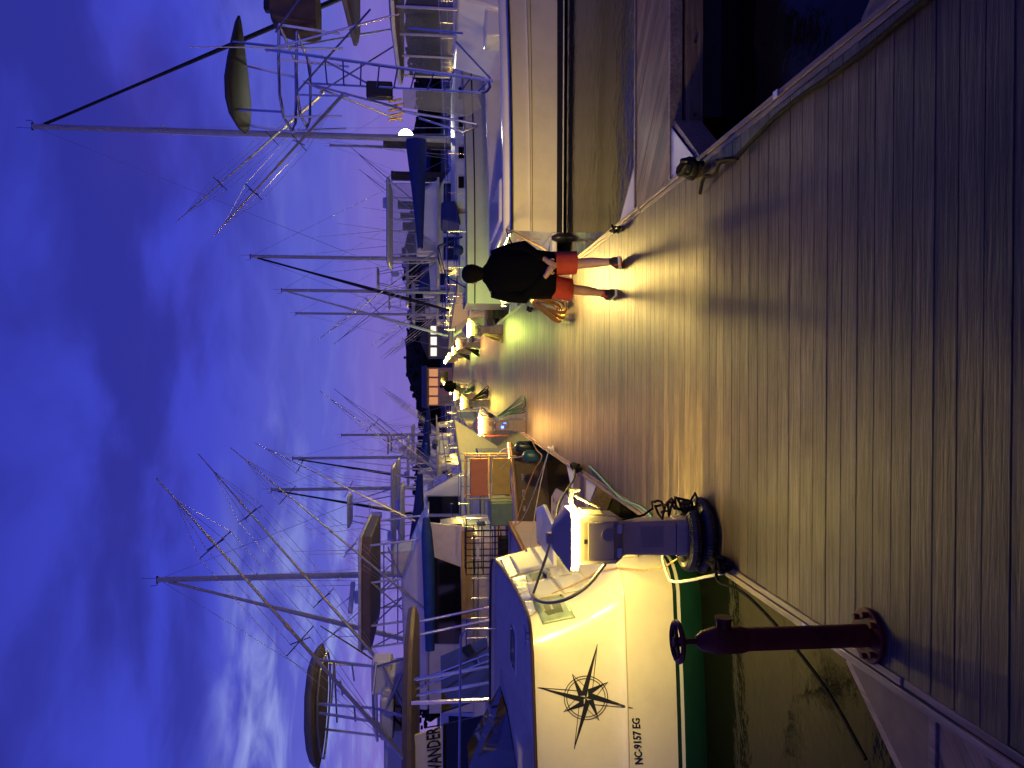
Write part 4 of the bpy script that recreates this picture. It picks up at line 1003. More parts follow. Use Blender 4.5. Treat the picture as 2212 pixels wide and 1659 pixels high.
# cabin, glass and brow (world frame)
MB().loft([[V((x, y, z)) for x, y in ((-11, 11.7), (-5.2, 11.7), (-5.0, 12.2), (-5.0, 14.6), (-5.2, 15.1), (-11, 15.1))] for z in (.45, 1.02)]).obj('cabin', M_WHITE2, B, world=True, bev=.04)
for x0_, x1_ in ((-5.2, -6.2), (-6.26, -7.3), (-7.36, -8.6)):
    f = MB().prism([(x0_, 11.74, 1.04), (x1_, 11.74, 1.04), (x1_, 11.95, 1.88), (x0_ - .25, 11.95, 1.88)], (0, .03, 0)).obj('window', M_GLASS, B, smooth=0, world=True)
MB().prism([(-5.05, 12.1, 1.04), (-5.05, 14.7, 1.04), (-5.35, 14.6, 1.9), (-5.35, 12.2, 1.9)], (-.03, 0, 0)).obj('door_glass', M_GLASS, B, smooth=0, world=True)
nb = MB().prism([(-5.42, 11.80, 1.90), (-9.5, 11.80, 1.90), (-9.5, 11.72, 2.34), (-5.50, 11.72, 2.34)], (0, .05, 0)).obj('name_board', M_CREAM, B, smooth=0, world=True, bev=.006)
vs, fs = text_mesh('VANDERI', 1.0, .02); wx = max(v.x for v in vs); hy = max(v.y for v in vs)
Dn_ = 11.795
P0, P1, P2 = at(954, 1660, Dn_), at(949, 1564, Dn_), at(925, 1660, Dn_)
MB().add([P0 + (P1 - P0) * (v.x / wx) + (P2 - P0) * (v.y / hy) + V((0, -.022 - .075 * (v.y / hy), 0)) for v in vs], fs).obj('boat_name', M_INK, nb, smooth=0, world=True)
ht_pts = [(-4.28, 12.9), (-4.34, 12.3), (-4.8, 11.75), (-5.8, 11.5), (-10, 11.4), (-10, 15.4), (-5.8, 15.3), (-4.8, 15.05), (-4.34, 14.5), (-4.28, 13.9)]
cx_ = sum(p[0] for p in ht_pts) / 10; cy_ = 13.4
def shr(k, z): return [V((cx_ + (x - cx_) * k, cy_ + (y - cy_) * k, z)) for x, y in ht_pts]
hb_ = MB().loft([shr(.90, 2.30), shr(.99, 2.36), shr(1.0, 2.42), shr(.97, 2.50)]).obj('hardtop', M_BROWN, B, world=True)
for dy in (11.9, 14.9):
    for xx_ in (-4.75, -5.0): MB().tube([(xx_ + .28, dy, .55), (xx_, dy + (.1 if dy < 13 else -.1), 2.34)], .028, 8).obj('hardtop_leg', M_CHROME, B, world=True)
ld = MB()
for yq in (12.1, 12.38): ld.tube([(-4.30, yq, .5), (-4.95, yq, 2.34)], .022, 8)
for k in range(6): z = .75 + k * .28; x = -4.30 - .65 * (z - .5) / 1.84; ld.tube([(x, 12.1, z), (x, 12.38, z)], .016, 6)
ld.obj('ladder', M_CHROME, B, world=True)
MB().tube([(-4.95, 11.62, .45), (-4.95, 11.62, 2.36)], .033, 10).obj('hardtop_post', M_CHROME, B, world=True)
# tower: console pods, legs, pointed shade
tw_ = MB()
tp = lambda X, Y, D: at(X, Y, D)
for (a, b_) in (((815, 1440, 12.8), (688, 1425, 13.0)), ((812, 1530, 12.4), (682, 1520, 12.6)), ((815, 1440, 14.2), (705, 1432, 14.0)), ((820, 1590, 13.8), (700, 1575, 13.9)), ((815, 1560, 12.4), (690, 1540, 12.6))):
    tw_.tube([tp(*a), tp(*b_)], .024, 8)
for (a, b_) in (((760, 1434, 13), (765, 1470, 13.9)), ((722, 1430, 13), (728, 1560, 13.6)), ((722, 1430, 13), (716, 1520, 12.7)), ((765, 1525, 12.5), (768, 1558, 12.5)), ((735, 1470, 12.8), (740, 1500, 13.4))):
    tw_.tube([tp(*a), tp(*b_)], .016, 6)
for (a, b_) in (((815, 1440, 12.8), (880, 1420, 12.2)), ((812, 1530, 12.4), (880, 1550, 12.0)), ((815, 1440, 14.2), (888, 1430, 14.6)), ((820, 1590, 13.8), (890, 1620, 14.6)), ((815, 1560, 12.4), (880, 1650, 12.2)), ((830, 1440, 12.8), (880, 1545, 12.2)), ((830, 1540, 12.5), (880, 1430, 12.2))):
    tw_.tube([tp(*a), tp(*b_)], .024, 8)
tw_.obj('tower_frame', M_ALU, B, world=True)
c_ = tp(690, 1515, 13.3)
def leaf(k, z): return [c_ + V((x * k, y * k, z)) for x, y in ((.86, .0), (.80, .55), (.45, .88), (-.1, .92), (-.55, .72), (-.95, .35), (-1.15, .0), (-.95, -.35), (-.55, -.72), (-.1, -.92), (.45, -.88), (.80, -.55))]
MB().loft([leaf(.80, -.05), leaf(1.0, .0), leaf(1.0, .05), leaf(.92, .12), leaf(.55, .17)]).obj('tower_roof', mat('roof_canvas', (.16, .145, .125), .7), B, world=True, smooth=50)
rn = MB().tube(leaf(.86, -.075), .02, 6, closed=True); rn.obj('roof_hoop', M_ALU, B, world=True)
for X, Y, D, d in ((826, 1455, 13.2, (.55, .5, .34)), (838, 1535, 12.8, (.7, .7, .22)), (858, 1500, 13.2, (1.0, .8, .30)), (855, 1590, 13.2, (.75, .9, .35))):
    MB().box(tp(X, Y, D), d).obj('console_pod', M_WHITE2, B, world=True, bev=.05)
MB().box(tp(850, 1552, 12.75), (.40, .05, .26)).obj('instrument_screen', M_GLASS, B, world=True, bev=.01)
ln_ = [tp(812, 1432, 12.6), tp(806, 1500, 12.2), tp(808, 1570, 12.3), tp(815, 1600, 13.0), tp(814, 1560, 14.2), tp(812, 1450, 14.3)]
MB().tube(ln_, .024, 8, closed=True).obj('belly_rail', M_ALU, B, world=True)
pole(B, wmat(B).inverted() @ tp(885, 1652, 11.6), wmat(B).inverted() @ tp(338, 1033, 11.2), .04, .010, cross=(.45, .78), cs=.30)
pole(B, wmat(B).inverted() @ tp(880, 1498, 15.2), wmat(B).inverted() @ tp(428, 980, 15.6), .04, .010, cross=(.40, .75), cs=.30)
MB().tube([tp(875, 1470, 14.0), tp(760, 1395, 14.2), tp(692, 1352, 14.3)], [.02, .016, .012], 6).obj('gaff', M_DARK, B, world=True)

# ------------------------------------------------------------------ boat E: small tan workboat, bow in
E_ = thing('workboat', 'small tan workboat with white registration marks beyond the swim platform', 'workboat', (-8.6, 17.25, WATER_Z))
HE = Hull(6.7, 2.5, (.72, .86), tw=.9, full=.55, fine=1.6, pw=2.6, rake=.35, flare=1.2)
HE.build(E_, [('hull', M_TAN, 0, 1), ('bottom', M_BOOT, -1, 0)], M_TAN, M_TAN, drop=.10)
ru = MB()
for sg in (1, -1): ru.tube([V((p.x, p.y * sg + .01 * sg, p.z - .05)) for p in [HE.pt(i / 16, 1) for i in range(17)]], .045, 8)
ru.obj('rub_strake', mat('strake_tan', (.30, .22, .14), .5), E_)
for txt, X0, X1 in (('NX', 1000 + 30, 1000 + 44), ('ICS', 1000 + 62, 1000 + 84), ('MN', 1000 + 96, 1000 + 106)):
    vs, fs = text_mesh(txt, 1.0, .02); wx = max(v.x for v in vs); hy = max(v.y for v in vs)
    def ep(Y, X):
        q = at(X, Y, 16.3); s_ = (q.x + 8.6) / 6.9; zl = (q.z - WATER_Z)
        h = HE.pt(min(max(s_, 0), 1), min(max(zl / HE.zs(s_), 0), 1)); return V((q.x, 17.25 - h.y - .012, q.z))
    MB().add([ep(X1 - (X1 - X0) * v.x / wx, 1137 - 5.5 * v.y / hy) for v in vs], fs).obj('registration_mark', M_INKW, E_, smooth=0, world=True)
# on its foredeck: a pipe rack with two flat boards, mint box, wire crab pot
rk = thing('deck_rack', 'pipe rack holding an orange and a yellow board, lit by the second pedestal', 'rack', (-2.22, 16.85, .25))
MB().bb(-.45, .38, -.03, .03, .60, .98).obj('board', M_ORA, rk, world=False, bev=.01)
MB().bb(-.42, .38, -.045, .02, .10, .50).obj('board', M_YEL, rk, bev=.01)
f = MB()
for x in (-.5, .43):
    for y in (-.06, .5): f.tube([(x, y, -.02), (x, y, 1.1)], .02, 6)
for z in (.06, .54, 1.08): f.tube([(-.5, -.06, z), (.43, -.06, z), (.43, .5, z), (-.5, .5, z)], .017, 6, closed=True)
f.obj('pipe_frame', mat('pipe_yellow', (.45, .34, .16), .4), rk)
one(MB().bb(-3.28, -2.78, 16.55, 17.5, .22, .80), 'bait_box', M_MINT, 'pale green box on the tan workboat deck', 'box', (-3.0, 17.0, .22), bev=.02)
cp = thing('crab_pot', 'black wire crab pot standing on the tan workboat', 'crab pot', (-3.82, 16.75, .22))
wr = MB(); W_, D_, H_ = .95, .6, 1.12
for i in range(8):
    x = -W_ / 2 + W_ * i / 7
    wr.tube([(x, -D_ / 2, 0), (x, -D_ / 2, H_), (x, D_ / 2, H_), (x, D_ / 2, 0)], .012, 5, closed=True)
for i in range(7):
    z = H_ * i / 6; wr.tube([(-W_ / 2, -D_ / 2, z), (W_ / 2, -D_ / 2, z), (W_ / 2, D_ / 2, z), (-W_ / 2, D_ / 2, z)], .012, 5, closed=True)
wr.obj('wire_cage', M_BLACK, cp)
MB().bb(-.3, .25, -.1, .2, .03, .4).obj('bait_well', M_NAVY, cp)
MB().bb(-.12, .14, -.315, -.305, .84, .90).obj('tag', M_INKW, cp)
for k, (X, Y, lab) in enumerate(((1092, 986, 'teal cylinder fender hanging at the bow of the tan workboat'), (1078, 966, 'darker teal fender behind the first at the tan workboat bow'))):
    c = at(X, Y, 15.9 + k * .7); c.z = -.12 + .1 * k
    fd = thing('fender', lab, 'fender', (c.x, c.y, c.z), 0, 'fenders at the workboat bow')
    MB().tube([(0, 0, -.32), (0, 0, -.28), (0, 0, -.2), (0, 0, .2), (0, 0, .28), (0, 0, .32)], [.03, .10, .13, .13, .10, .03], 16).obj('fender_body', M_TEAL if k == 0 else M_GREEND, fd, smooth=60)
    MB().tube([(0, 0, .3), (-.05, .1, .55), (-.3, .25, .75)], .01, 6).obj('lanyard', M_ROPEW, fd)
rope([CL['whiteL'] + V((0, 0, .08)), at(1165, 1050, 13.2), (-2.96, 12.2, .52)], .009, M_ROPEW, 'white mooring line from the white cleat to the swim platform boat')
rope([CL['whiteL'] + V((0, 0, .07)), at(1130, 1130, 14.2), (-2.97, 15.0, .52)], .009, M_ROPEW, 'second white mooring line fanning out from the white cleat')
rope([(XL + .06, 15.6, .04), at(1160, 975, 15.0), at(1175, 985, 14.0), at(1150, 1020, 14.6), (-2.96, 14.7, .50)], .012, M_ROPEG, 'brown slack line hanging over the water by the tan workboat')

# ------------------------------------------------------------------ boat C: flybridge boat with hardtop, black window, blue canvas
Cb, HC = powerboat('motorboat', 'flybridge boat with white hardtop, big black side window and blue canvas roll', (-3.3, 21.4, WATER_Z), math.pi, L=12.5, B=4.5, fly=False, hard=False, rig=False, cab=(.07, .62))
P = wmat(Cb).inverted()
Dq = 18.95
wq = [at(938, 1205, Dq), at(938, 1392, Dq), at(998, 1392, Dq), at(995, 1226, Dq)]
MB().prism([(x, 19.28, z) for x, z in ((-3.85, 1.05), (-8.5, 1.05), (-8.5, 2.15), (-3.7, 2.15))], (0, .06, 0)).obj('cabin_side', M_WHITE2, Cb, world=True, smooth=0)
MB().prism([V((q.x * 19.2 / Dq, 19.27, 2 + (q.z - 2) * 19.2 / Dq)) for q in wq], (0, -.012, 0)).obj('side_window', M_GLASS, Cb, world=True, smooth=0)
MB().prism([V((-3.7, 19.2, 2.17)), V((-8.4, 19.2, 2.17)), V((-8.4, 19.4, 2.75)), V((-5.2, 19.4, 2.85)), V((-4.2, 19.35, 2.45))], (0, 3.6, 0)).obj('bridge_cowl', M_WHITE, Cb, world=True, bev=.06)
MB().tube([at(921, 1118, 18.7), at(922, 1150, 18.6), at(925, 1200, 18.5), at(928, 1300, 18.4), at(929, 1405, 18.3)], [.08, .13, .15, .14, .11], 12).obj('canvas_roll', M_BLUE2, Cb, world=True)
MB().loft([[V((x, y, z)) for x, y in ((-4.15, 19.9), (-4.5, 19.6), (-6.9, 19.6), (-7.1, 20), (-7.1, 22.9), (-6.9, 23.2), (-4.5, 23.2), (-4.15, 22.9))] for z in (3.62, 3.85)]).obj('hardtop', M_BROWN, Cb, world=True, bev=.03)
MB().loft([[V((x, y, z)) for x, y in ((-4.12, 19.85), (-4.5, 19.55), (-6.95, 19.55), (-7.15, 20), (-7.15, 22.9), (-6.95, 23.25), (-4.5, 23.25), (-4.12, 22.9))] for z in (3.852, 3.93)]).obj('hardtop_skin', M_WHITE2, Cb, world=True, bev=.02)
for x in (-4.35, -5.3, -6.4, -6.95):
    for y in (19.75, 23.05): MB().tube([(x + .15, y, 2.2), (x, y, 3.64)], .03, 8).obj('hardtop_post', M_ALU, Cb, world=True)
for a, b_ in (((-5.3, 2.4), (-6.4, 3.6)), ((-6.4, 2.4), (-5.3, 3.6)), ((-6.4, 2.5), (-6.95, 3.6)), ((-4.4, 3.2), (-5.3, 2.8))):
    for y in (19.75, 23.05): MB().tube([(a[0], y, a[1]), (b_[0], y, b_[1])], .02, 6).obj('brace', M_ALU, Cb, world=True)
for z in (2.95, 3.3): MB().tube([(-4.3, 19.75, z), (-6.9, 19.75, z)], .018, 6).obj('hand_rail', M_ALU, Cb, world=True)
MB().loft([[V((x, y, z)) for x, y in ((-4.6 - (z - 2.3) * .1, 20.4), (-5.3, 20.3), (-5.4, 21.8), (-4.7, 21.8))] for z in (2.3, 2.9, 3.15)]).obj('helm_seat', M_WHITE2, Cb, world=True, bev=.08)
rd = MB().tube([(-5.9, 20.6, 3.93), (-5.9, 20.6, 4.12)], .17, 14); rd.box((-5.9, 20.6, 4.2), (.95, .12, .12), Matrix.Rotation(.9, 3, 'Z')); rd.obj('radar', M_WHITE2, Cb, world=True, bev=.02)
for x, y, h in ((-4.6, 20, 5.2), (-5.1, 22.6, 6.1), (-6.8, 20.2, 4.9), (-6.2, 22.9, 6.3)): MB().tube([(x, y, 3.9), (x, y, h)], [.012, .006], 5).obj('antenna', M_WHITE2, Cb, world=True)
pole(Cb, P @ at(925, 1322, 18.6), P @ at(498, 967, 18.4), .035, .010, cross=(.40, .72), cs=.32)
pole(Cb, P @ V((-4.4, 23.2, 2.6)), P @ at(550, 957, 23.0), .035, .010, cross=(.42, .72), cs=.32)
yb_ = MB().bb(-3.9, -6.1, 19.16, 19.21, 1.10, 1.34); yb_.obj('yellow_band', M_YEL, Cb, smooth=0, world=True)
rail(Cb, [P @ V((-3.6 - .5 * i, 19.2, .6)) for i in range(9)], .62, 'side_rail', .018, step=1)

# ------------------------------------------------------------------ boat R1: cream sportfisher, stern to the dock
R1 = thing('fishing_boat', 'cream sportfishing boat with tower and ladder, stern to the dock on the right', 'fishing boat', (2.75, 16.7, WATER_Z), 0)
HR = Hull(13, 4.4, (1.04, 1.9), tw=.95, full=.45, fine=1.6, pw=2.4, rake=1.2, flare=1.5)
HR.build(R1, [('hull', M_CREAM, .155, 1), ('boot_top', M_BOOT, .05, .155), ('boot_stripe', M_INKW, .03, .05), ('bottom', M_BOOT, -1, .03)], M_WHITE2, M_CREAM, drop=.35)
for sg in (1, -1):                                                   # cockpit coaming, rounded
    cb = MB()
    pr = [HR.pt(i / 20 * .55, 1) for i in range(21)]
    cb.quadgrid([[V((p.x, (p.y + dy) * sg, p.z + dz)) for dy, dz in ((.0, -.02), (.0, .10), (-.05, .16), (-.25, .17), (-.30, .12), (-.30, -.35))][::sg] for p in pr])
    cb.obj('cockpit_coaming', M_WHITE, R1, smooth=50)
MB().bb(-.01, .28, -2.05, 2.05, 1.02, 1.20).obj('transom_cap', M_WHITE, R1, bev=.05)
ch = MB()
for sg in (1, -1): ch.tube([V((p.x, (p.y + .012) * sg, p.z + .02)) for p in [HR.pt(i / 20, 1) for i in range(20)]], .035, 8)
ch.tube([(-.03, -2.08, 1.06), (-.05, 0, 1.06), (-.03, 2.08, 1.06)], .035, 8); ch.obj('chrome_rail', M_CHROME, R1)
sm = MB()
for sg in (1, -1): sm.tube([V((p.x, (p.y + .003) * sg, p.z)) for p in [HR.pt(i / 20, .62) for i in range(20)]], .007, 5)
sm.obj('hull_seam', M_BROWN, R1)
for sx, hz in ((3.6, .12), (3.85, .12), (5.5, .12), (5.2, .78), (5.0, .78)): p = HR.pt(sx / 13, hz / 1.1); MB().tube([(p.x, -p.y + .01, p.z), (p.x, -p.y - .012, p.z)], .03, 10).obj('drain', M_DARK, R1)
p = HR.pt(.42, .75); MB().box((6.6, -p.y - .005, .92), (1.6, .02, .09)).obj('vent_slot', M_DARK, R1, bev=.004)
sw = MB().prism([V((-.85, -1.55, .14)), V((-.62, -1.85, .14)), V((0, -1.95, .14)), V((0, 1.95, .14)), V((-.62, 1.85, .14)), V((-.85, 1.55, .14))], (0, 0, .10)).obj('swim_platform', M_WHITE, R1, bev=.03)
for y in (-1.5, -1.1, -.7, -.3, .1, .5, .9, 1.3):
    for x in (-.25, -.58): MB().box((x, y, .2415), (.12, .16, .003)).obj('drain_slot', M_DARK, sw, smooth=0)
MB().box((-.02, -.9, .62), (.04, .55, .5)).obj('transom_door', M_CREAM, R1, bev=.02)
MB().ball((-.10, -1.9, .05), (.10, .14, .22), 12, 8).obj('stern_fender', M_BLACK, R1)
# bolster, fish box, ladder base
MB().tube([(.35, -1.75, 1.08), (3.9, -1.8, 1.12)], .10, 10).obj('cockpit_bolster', mat('bolster_grey', (.42, .42, .44), .5), R1)
MB().box((.75, 0, .98), (.9, 2.6, .5)).obj('bait_tank', M_WHITE, R1, bev=.06)
MB().box((4.15, -1.3, 1.15), (.6, .7, .75)).obj('tackle_cabinet', M_WHITE, R1, bev=.05)
# house and clear enclosure
MB().loft([[V((x, y, z)) for x, y in ((4.3 + (z - 1.2) * .25, -1.75), (11.5, -1.75), (12.2, 0), (11.5, 1.75), (4.3 + (z - 1.2) * .25, 1.75))] for z in (.9, 2.08)]).obj('deckhouse', M_WHITE, R1, bev=.06)
for a in (4.9, 6.6, 8.3): MB().prism([(a, -1.756, 1.52), (a + 1.5, -1.756, 1.52), (a + 1.5, -1.756, 1.92), (a + .12, -1.756, 1.92)], (0, -.012, 0)).obj('window', M_GLASS, R1, smooth=0)
en = MB()
en.quadgrid([[V((4.3 + .4 * i, -1.72, z)) for z in (2.1, 3.22)] for i in range(14)])
en.quadgrid([[V((4.32, -1.7 + .34 * i, z)) for z in (2.1, 3.22)] for i in range(11)])
en.obj('clear_curtain', M_VINYL, R1, smooth=0)
for x, y in ((4.3, -1.73), (5.9, -1.73), (7.6, -1.73), (4.3, -.55), (4.3, .55), (4.3, 1.7)): MB().tube([(x, y, 2.08), (x, y, 3.25)], .03, 8).obj('enclosure_post', M_ALU, R1)
se = MB().box((6.4, -.6, 2.45), (.6, .7, .8)); se.box((6.4, .6, 2.45), (.6, .7, .8)); se.box((7.4, 0, 2.35), (.6, 2.0, .7)); se.obj('helm_furniture', M_NAVY, R1, bev=.08)
rl_ = lambda k, z: [V((7.2 + x * k, y * k, z)) for x, y in ((-3.2, -1.5), (-2.9, -1.95), (2.6, -1.95), (3.4, -1.2), (3.4, 1.2), (2.6, 1.95), (-2.9, 1.95), (-3.2, 1.5))]
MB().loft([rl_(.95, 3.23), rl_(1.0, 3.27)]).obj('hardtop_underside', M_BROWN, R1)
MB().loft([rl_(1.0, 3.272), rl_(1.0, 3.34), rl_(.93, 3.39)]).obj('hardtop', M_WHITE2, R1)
r2q = lambda k, z: [V((6.6 + x * k, y * k, z)) for x, y in ((-1.9, -1.1), (-1.5, -1.5), (3.0, -1.5), (3.0, 1.5), (-1.5, 1.5), (-1.9, 1.1))]
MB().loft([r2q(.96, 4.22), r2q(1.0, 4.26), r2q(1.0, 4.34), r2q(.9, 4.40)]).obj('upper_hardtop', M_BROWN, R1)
w2 = lambda X, Y, D: wmat(R1).inverted() @ at(X, Y, D)
tf = MB()
for a, b_, r in (((573, 106, 15.2), (1066, 175, 14.75), .042), ((668, 180, 15.2), (1040, 200, 14.75), .030), ((668, 182, 17.6), (870, 262, 18.2), .032), ((660, 178, 15.3), (868, 235, 15.2), .030), ((655, 176, 17.5), (905, 250, 18.2), .030), ((575, 110, 17.8), (860, 60, 18.2), .03), ((575, 108, 15.2), (862, 30, 15), .03), ((640, 200, 15.1), (800, 20, 15.0), .026), ((595, 70, 15.1), (650, -5, 15.0), .026), ((700, 130, 15.2), (850, 210, 15.2), .024), ((690, 200, 17.4), (850, 100, 17.4), .024), ((880, 60, 15.1), (1000, 72, 14.8), .026), ((985, 90, 14.9), (1060, 170, 14.8), .024)):
    tf.tube([w2(*a), w2(*b_)], r * .78, 8)
tf.obj('tower_frame', M_CHROME, R1)
for k in range(11):
    t_ = .18 + .80 * k / 10; a = at(573, 106, 15.2).lerp(at(1066, 175, 14.75), t_); b_ = at(590, 178, 15.2).lerp(at(1040, 200, 14.75), t_)
    MB().tube([wmat(R1).inverted() @ a, wmat(R1).inverted() @ b_], .016, 6).obj('ladder_rung', M_CHROME, R1)
MB().tube([w2(1040, 200, 14.75), w2(1052, 197, 14.75), w2(1058, 188, 14.75), w2(1056, 176, 14.75)], .03, 8).obj('ladder_foot', M_CHROME, R1)
bk = MB()
for dz, k in ((0, 1.0), (-.32, .9)):
    cc = w2(622, 190, 16.4) + V((0, 0, dz)); bk.tube([cc + V((x * k, y * k, 0)) for x, y in ((-.75, -.45), (-.75, .45), (-.45, .85), (.2, .95), (.9, .9), (.9, -.9), (.2, -.95), (-.45, -.85))], .03, 8, closed=True)
for x, y in ((-.75, -.45), (-.75, .45), (.2, .95), (.2, -.95), (.9, .9), (.9, -.9)): bk.tube([w2(622, 190, 16.4) + V((x, y, 0)), w2(622, 190, 16.4) + V((x * .9, y * .9, -1.15))], .024, 6)
bk.obj('belly_rail', M_CHROME, R1)
cc = w2(517, 175, 16.5)
lf = lambda k, z: [cc + V((x * k, y * k, z)) for x, y in ((-.98, 0), (-.92, .55), (-.68, .86), (-.25, .92), (.3, .66), (.85, .32), (1.35, 0), (.85, -.32), (.3, -.66), (-.25, -.92), (-.68, -.86), (-.92, -.55))]
MB().loft([lf(.86, -.06), lf(1.0, -.02), lf(1.0, .03), lf(.9, .09), lf(.5, .13)]).obj('tower_roof', mat('roof_olive', (.032, .032, .030), .7), R1, smooth=50)
for x, y in ((-.75, .5), (-.75, -.5), (.55, .6), (.55, -.6)): MB().tube([cc + V((x, y, -.03)), w2(622, 190, 16.4) + V((x * .95, y * 1.3, 0))], .026, 8).obj('roof_post', M_CHROME, R1)
MB().loft([rrect(w2(640, 30, 16.2).x, w2(640, 30, 16.2).y, a_, .42, w2(640, 30, 16.2).z + z_, .2) for z_, a_ in ((-.45, .40), (-.3, .46), (.1, .44), (.35, .36), (.45, .25))]).obj('helm_cover', mat('cover_taupe', (.12, .085, .065), .85, bump=.5, bscale=6), R1, smooth=60)
MB().box(w2(585, 14, 16), (.22, .22, .26)).obj('spotlight', M_BLACK, R1, bev=.04)
MB().box(w2(820, 196, 15.1), (.32, .2, .5)).obj('speaker', M_BLACK, R1, bev=.03)
rh = MB()
for k in range(5): q = w2(868 + 4 * (k % 2), 214 + 10 * k, 15.3); rh.tube([q, q + V((-.06, 0, .26))], .024, 8)
rh.obj('rod_holder', mat('brass', (.55, .36, .10), .25, .9), R1)
rd_ = MB(); rd_.tube([w2(868, 240, 15.4), w2(1000, 262, 15.4), w2(1030, 268, 15.4)], .026, 8); rd_.tube([w2(905, 255, 15.5), w2(1000, 285, 15.4), w2(1032, 272, 15.4)], .022, 8); rd_.obj('boarding_rail', M_CHROME, R1)
MB().prism([w2(870, 190, 15.25), w2(870, 232, 15.25), w2(1010, 250, 15.1), w2(1040, 232, 15.1), w2(1030, 205, 15.1)], (0, .02, 0)).obj('side_curtain', mat('curtain_grey', (.32, .36, .36), .4, alpha=.45), R1, smooth=0)
MB().tube([w2(408, 101, 15.0), w2(741, 105, 15.0)], [.008, .02], 6).obj('antenna', M_WHITE2, R1)
pole(R1, w2(741, 204, 14.9), w2(463, 508, 14.6), .036, .010, cross=(.35, .7), cs=.22)
pole(R1, w2(700, 200, 18.2), w2(380, 480, 18.6), .036, .010, cross=(.35, .7), cs=.22)
rope([wmat(R1) @ V((.05, -1.9, 1.15)), at(1110, 500, 13.4), at(1150, 525, 12.8), at(1185, 542, 12.3), (XR - .05, 11.9, .04)], .016, M_ROPEG, 'gold mooring line from the cream boat stern to the dock behind the man')
rope([wmat(R1) @ V((.05, -1.95, 1.15)), at(1105, 530, 13.9), (XR - .04, 13.4, .04)], .012, M_ROPEB, 'short black line from the cream boat stern corner to the dock')

# ------------------------------------------------------------------ right-hand row beyond
R2, H2 = sailboat('sailboat', 'sailboat with green-lit white hull and long dark blue sail cover, right', (2.35, 26.7, WATER_Z), 0, L=11.5, B=3.6, mastx=5.75, masth=15.6, boom=3.8, cover=M_BLUE, furl=M_NAVY, boomz=2.95, near=True, fb=.42)
ck = MB().tube([(.9, -1.1, 2.15), (1.9, -1.1, 2.4), (1.9, 1.1, 2.4), (.9, 1.1, 2.15)], .03, 8, closed=True); ck.tube([(.9, -1.1, 2.15), (.5, -1.2, 1.45)], .03, 8); ck.tube([(1.9, -1.1, 2.4), (2.2, -1.2, 1.6)], .03, 8)
ck.obj('dodger_frame', M_BLUE, R2)
MB().prism([V((2.6, -1.25, 1.65)), V((3.4, -1.2, 1.85)), V((3.4, -.9, 2.3)), V((2.8, -1.1, 2.3))], (0, 2.2, 0)).obj('spray_hood', M_BLUE, R2, bev=.06)
MB().ball((1.7, -1.55, 1.75), (.18, .15, .18), 12, 8).obj('buoy_bag', M_BLUE, R2)
R3, _ = sailboat('sailboat', 'sailboat moored bow-in, dark furled jib slanting towards the dock, right', (11.9, 41.0, WATER_Z), math.pi, L=8.8, B=3.1, mastx=5.8, masth=12.0, boom=3.0, cover=M_BLUE2, furl=M_NAVY, furlx=8.5)
R4, _ = sailboat('sailboat', 'sailboat with twin-looking masts behind the white pilothouse, right', (11.3, 46.0, WATER_Z), math.pi, L=8.2, B=3.0, mastx=6.4, masth=11.4, boom=2.8, cover=M_BLUE, furl=M_WHITE2)
R6, _ = sailboat('sailboat', 'sailboat nearest the dock centre line on the right, bare mast', (11.5, 62.0, WATER_Z), math.pi, L=8.6, B=3.0, mastx=6.7, masth=13.4, boom=3.0, cover=None, furl=None)
R5, _ = powerboat('fishing_boat', 'sportfisher with clear-curtained hardtop and folded outriggers beyond the green-lit sailboat', (2.6, 33.2, WATER_Z), 0, L=10, B=3.9, vinyl=True, tower=False, cab=(.18, .56), riglen=6.5)
R5['category'] = 'fishing boat'
R7, _ = powerboat('motorboat', 'small white pilothouse boat with radar on the right past the walking man', (10.3, 37.3, WATER_Z), math.pi, L=7, B=2.7, fly=False, hard=True, rig=True, cab=(.35, .66), riglen=5.5)
R8, _ = powerboat('motorboat', 'far right flybridge boat with tower before the end of the dock', (2.6, 54.0, WATER_Z), 0, L=10, B=3.8, tower=True, cab=(.2, .6))
R9, _ = powerboat('motorboat', 'farthest flybridge boat on the right', (2.5, 72.0, WATER_Z), 0, L=10, B=3.8, cab=(.2, .6))
# ------------------------------------------------------------------ left-hand row beyond
S1, _ = sailboat('sailboat', 'sailboat whose tall mast rises behind the flybridge hardtop, left', (-2.6, 26.0, WATER_Z), math.pi, L=10, B=3.1, mastx=4.1, masth=11.5, boom=3.4, cover=M_BLUE, furl=M_MAST, furlx=6.8)
lit = mat('reflection_glow_glass', (.02, .02, .02), .1, emit=(1, .78, .45), estr=.35)  # emission put into the panes in place of lamp reflections
G, _ = powerboat('motorboat', 'white pilothouse boat with large dark windows close to the left dock edge', (-10.1, 31.0, WATER_Z), 0, L=7.2, B=3.6, fly=False, hard=True, rig=True, cab=(.40, .80), high=1.28, riglen=6.0)
G2, _ = powerboat('fishing_boat', 'far left sportfisher with tower and upright outriggers', (-2.4, 36.2, WATER_Z), math.pi, L=11, B=4.0, tower=True, cab=(.15, .55), riglen=7)
G2['category'] = 'fishing boat'
L3, _ = sailboat('sailboat', 'second sailboat mast from the left with dark furled jib', (-2.6, 45.0, WATER_Z), math.pi, L=8.5, B=3.0, mastx=4.0, masth=11.8, boom=2.6, cover=M_BLUE2, furl=M_NAVY, furlx=5.9)
L2, _ = sailboat('sailboat', 'third sailboat mast from the left with dark furled jib', (-2.4, 50.5, WATER_Z), math.pi, L=7.6, B=2.9, mastx=3.0, masth=11.6, boom=2.4, cover=M_BLUE, furl=M_NAVY, furlx=4.7)
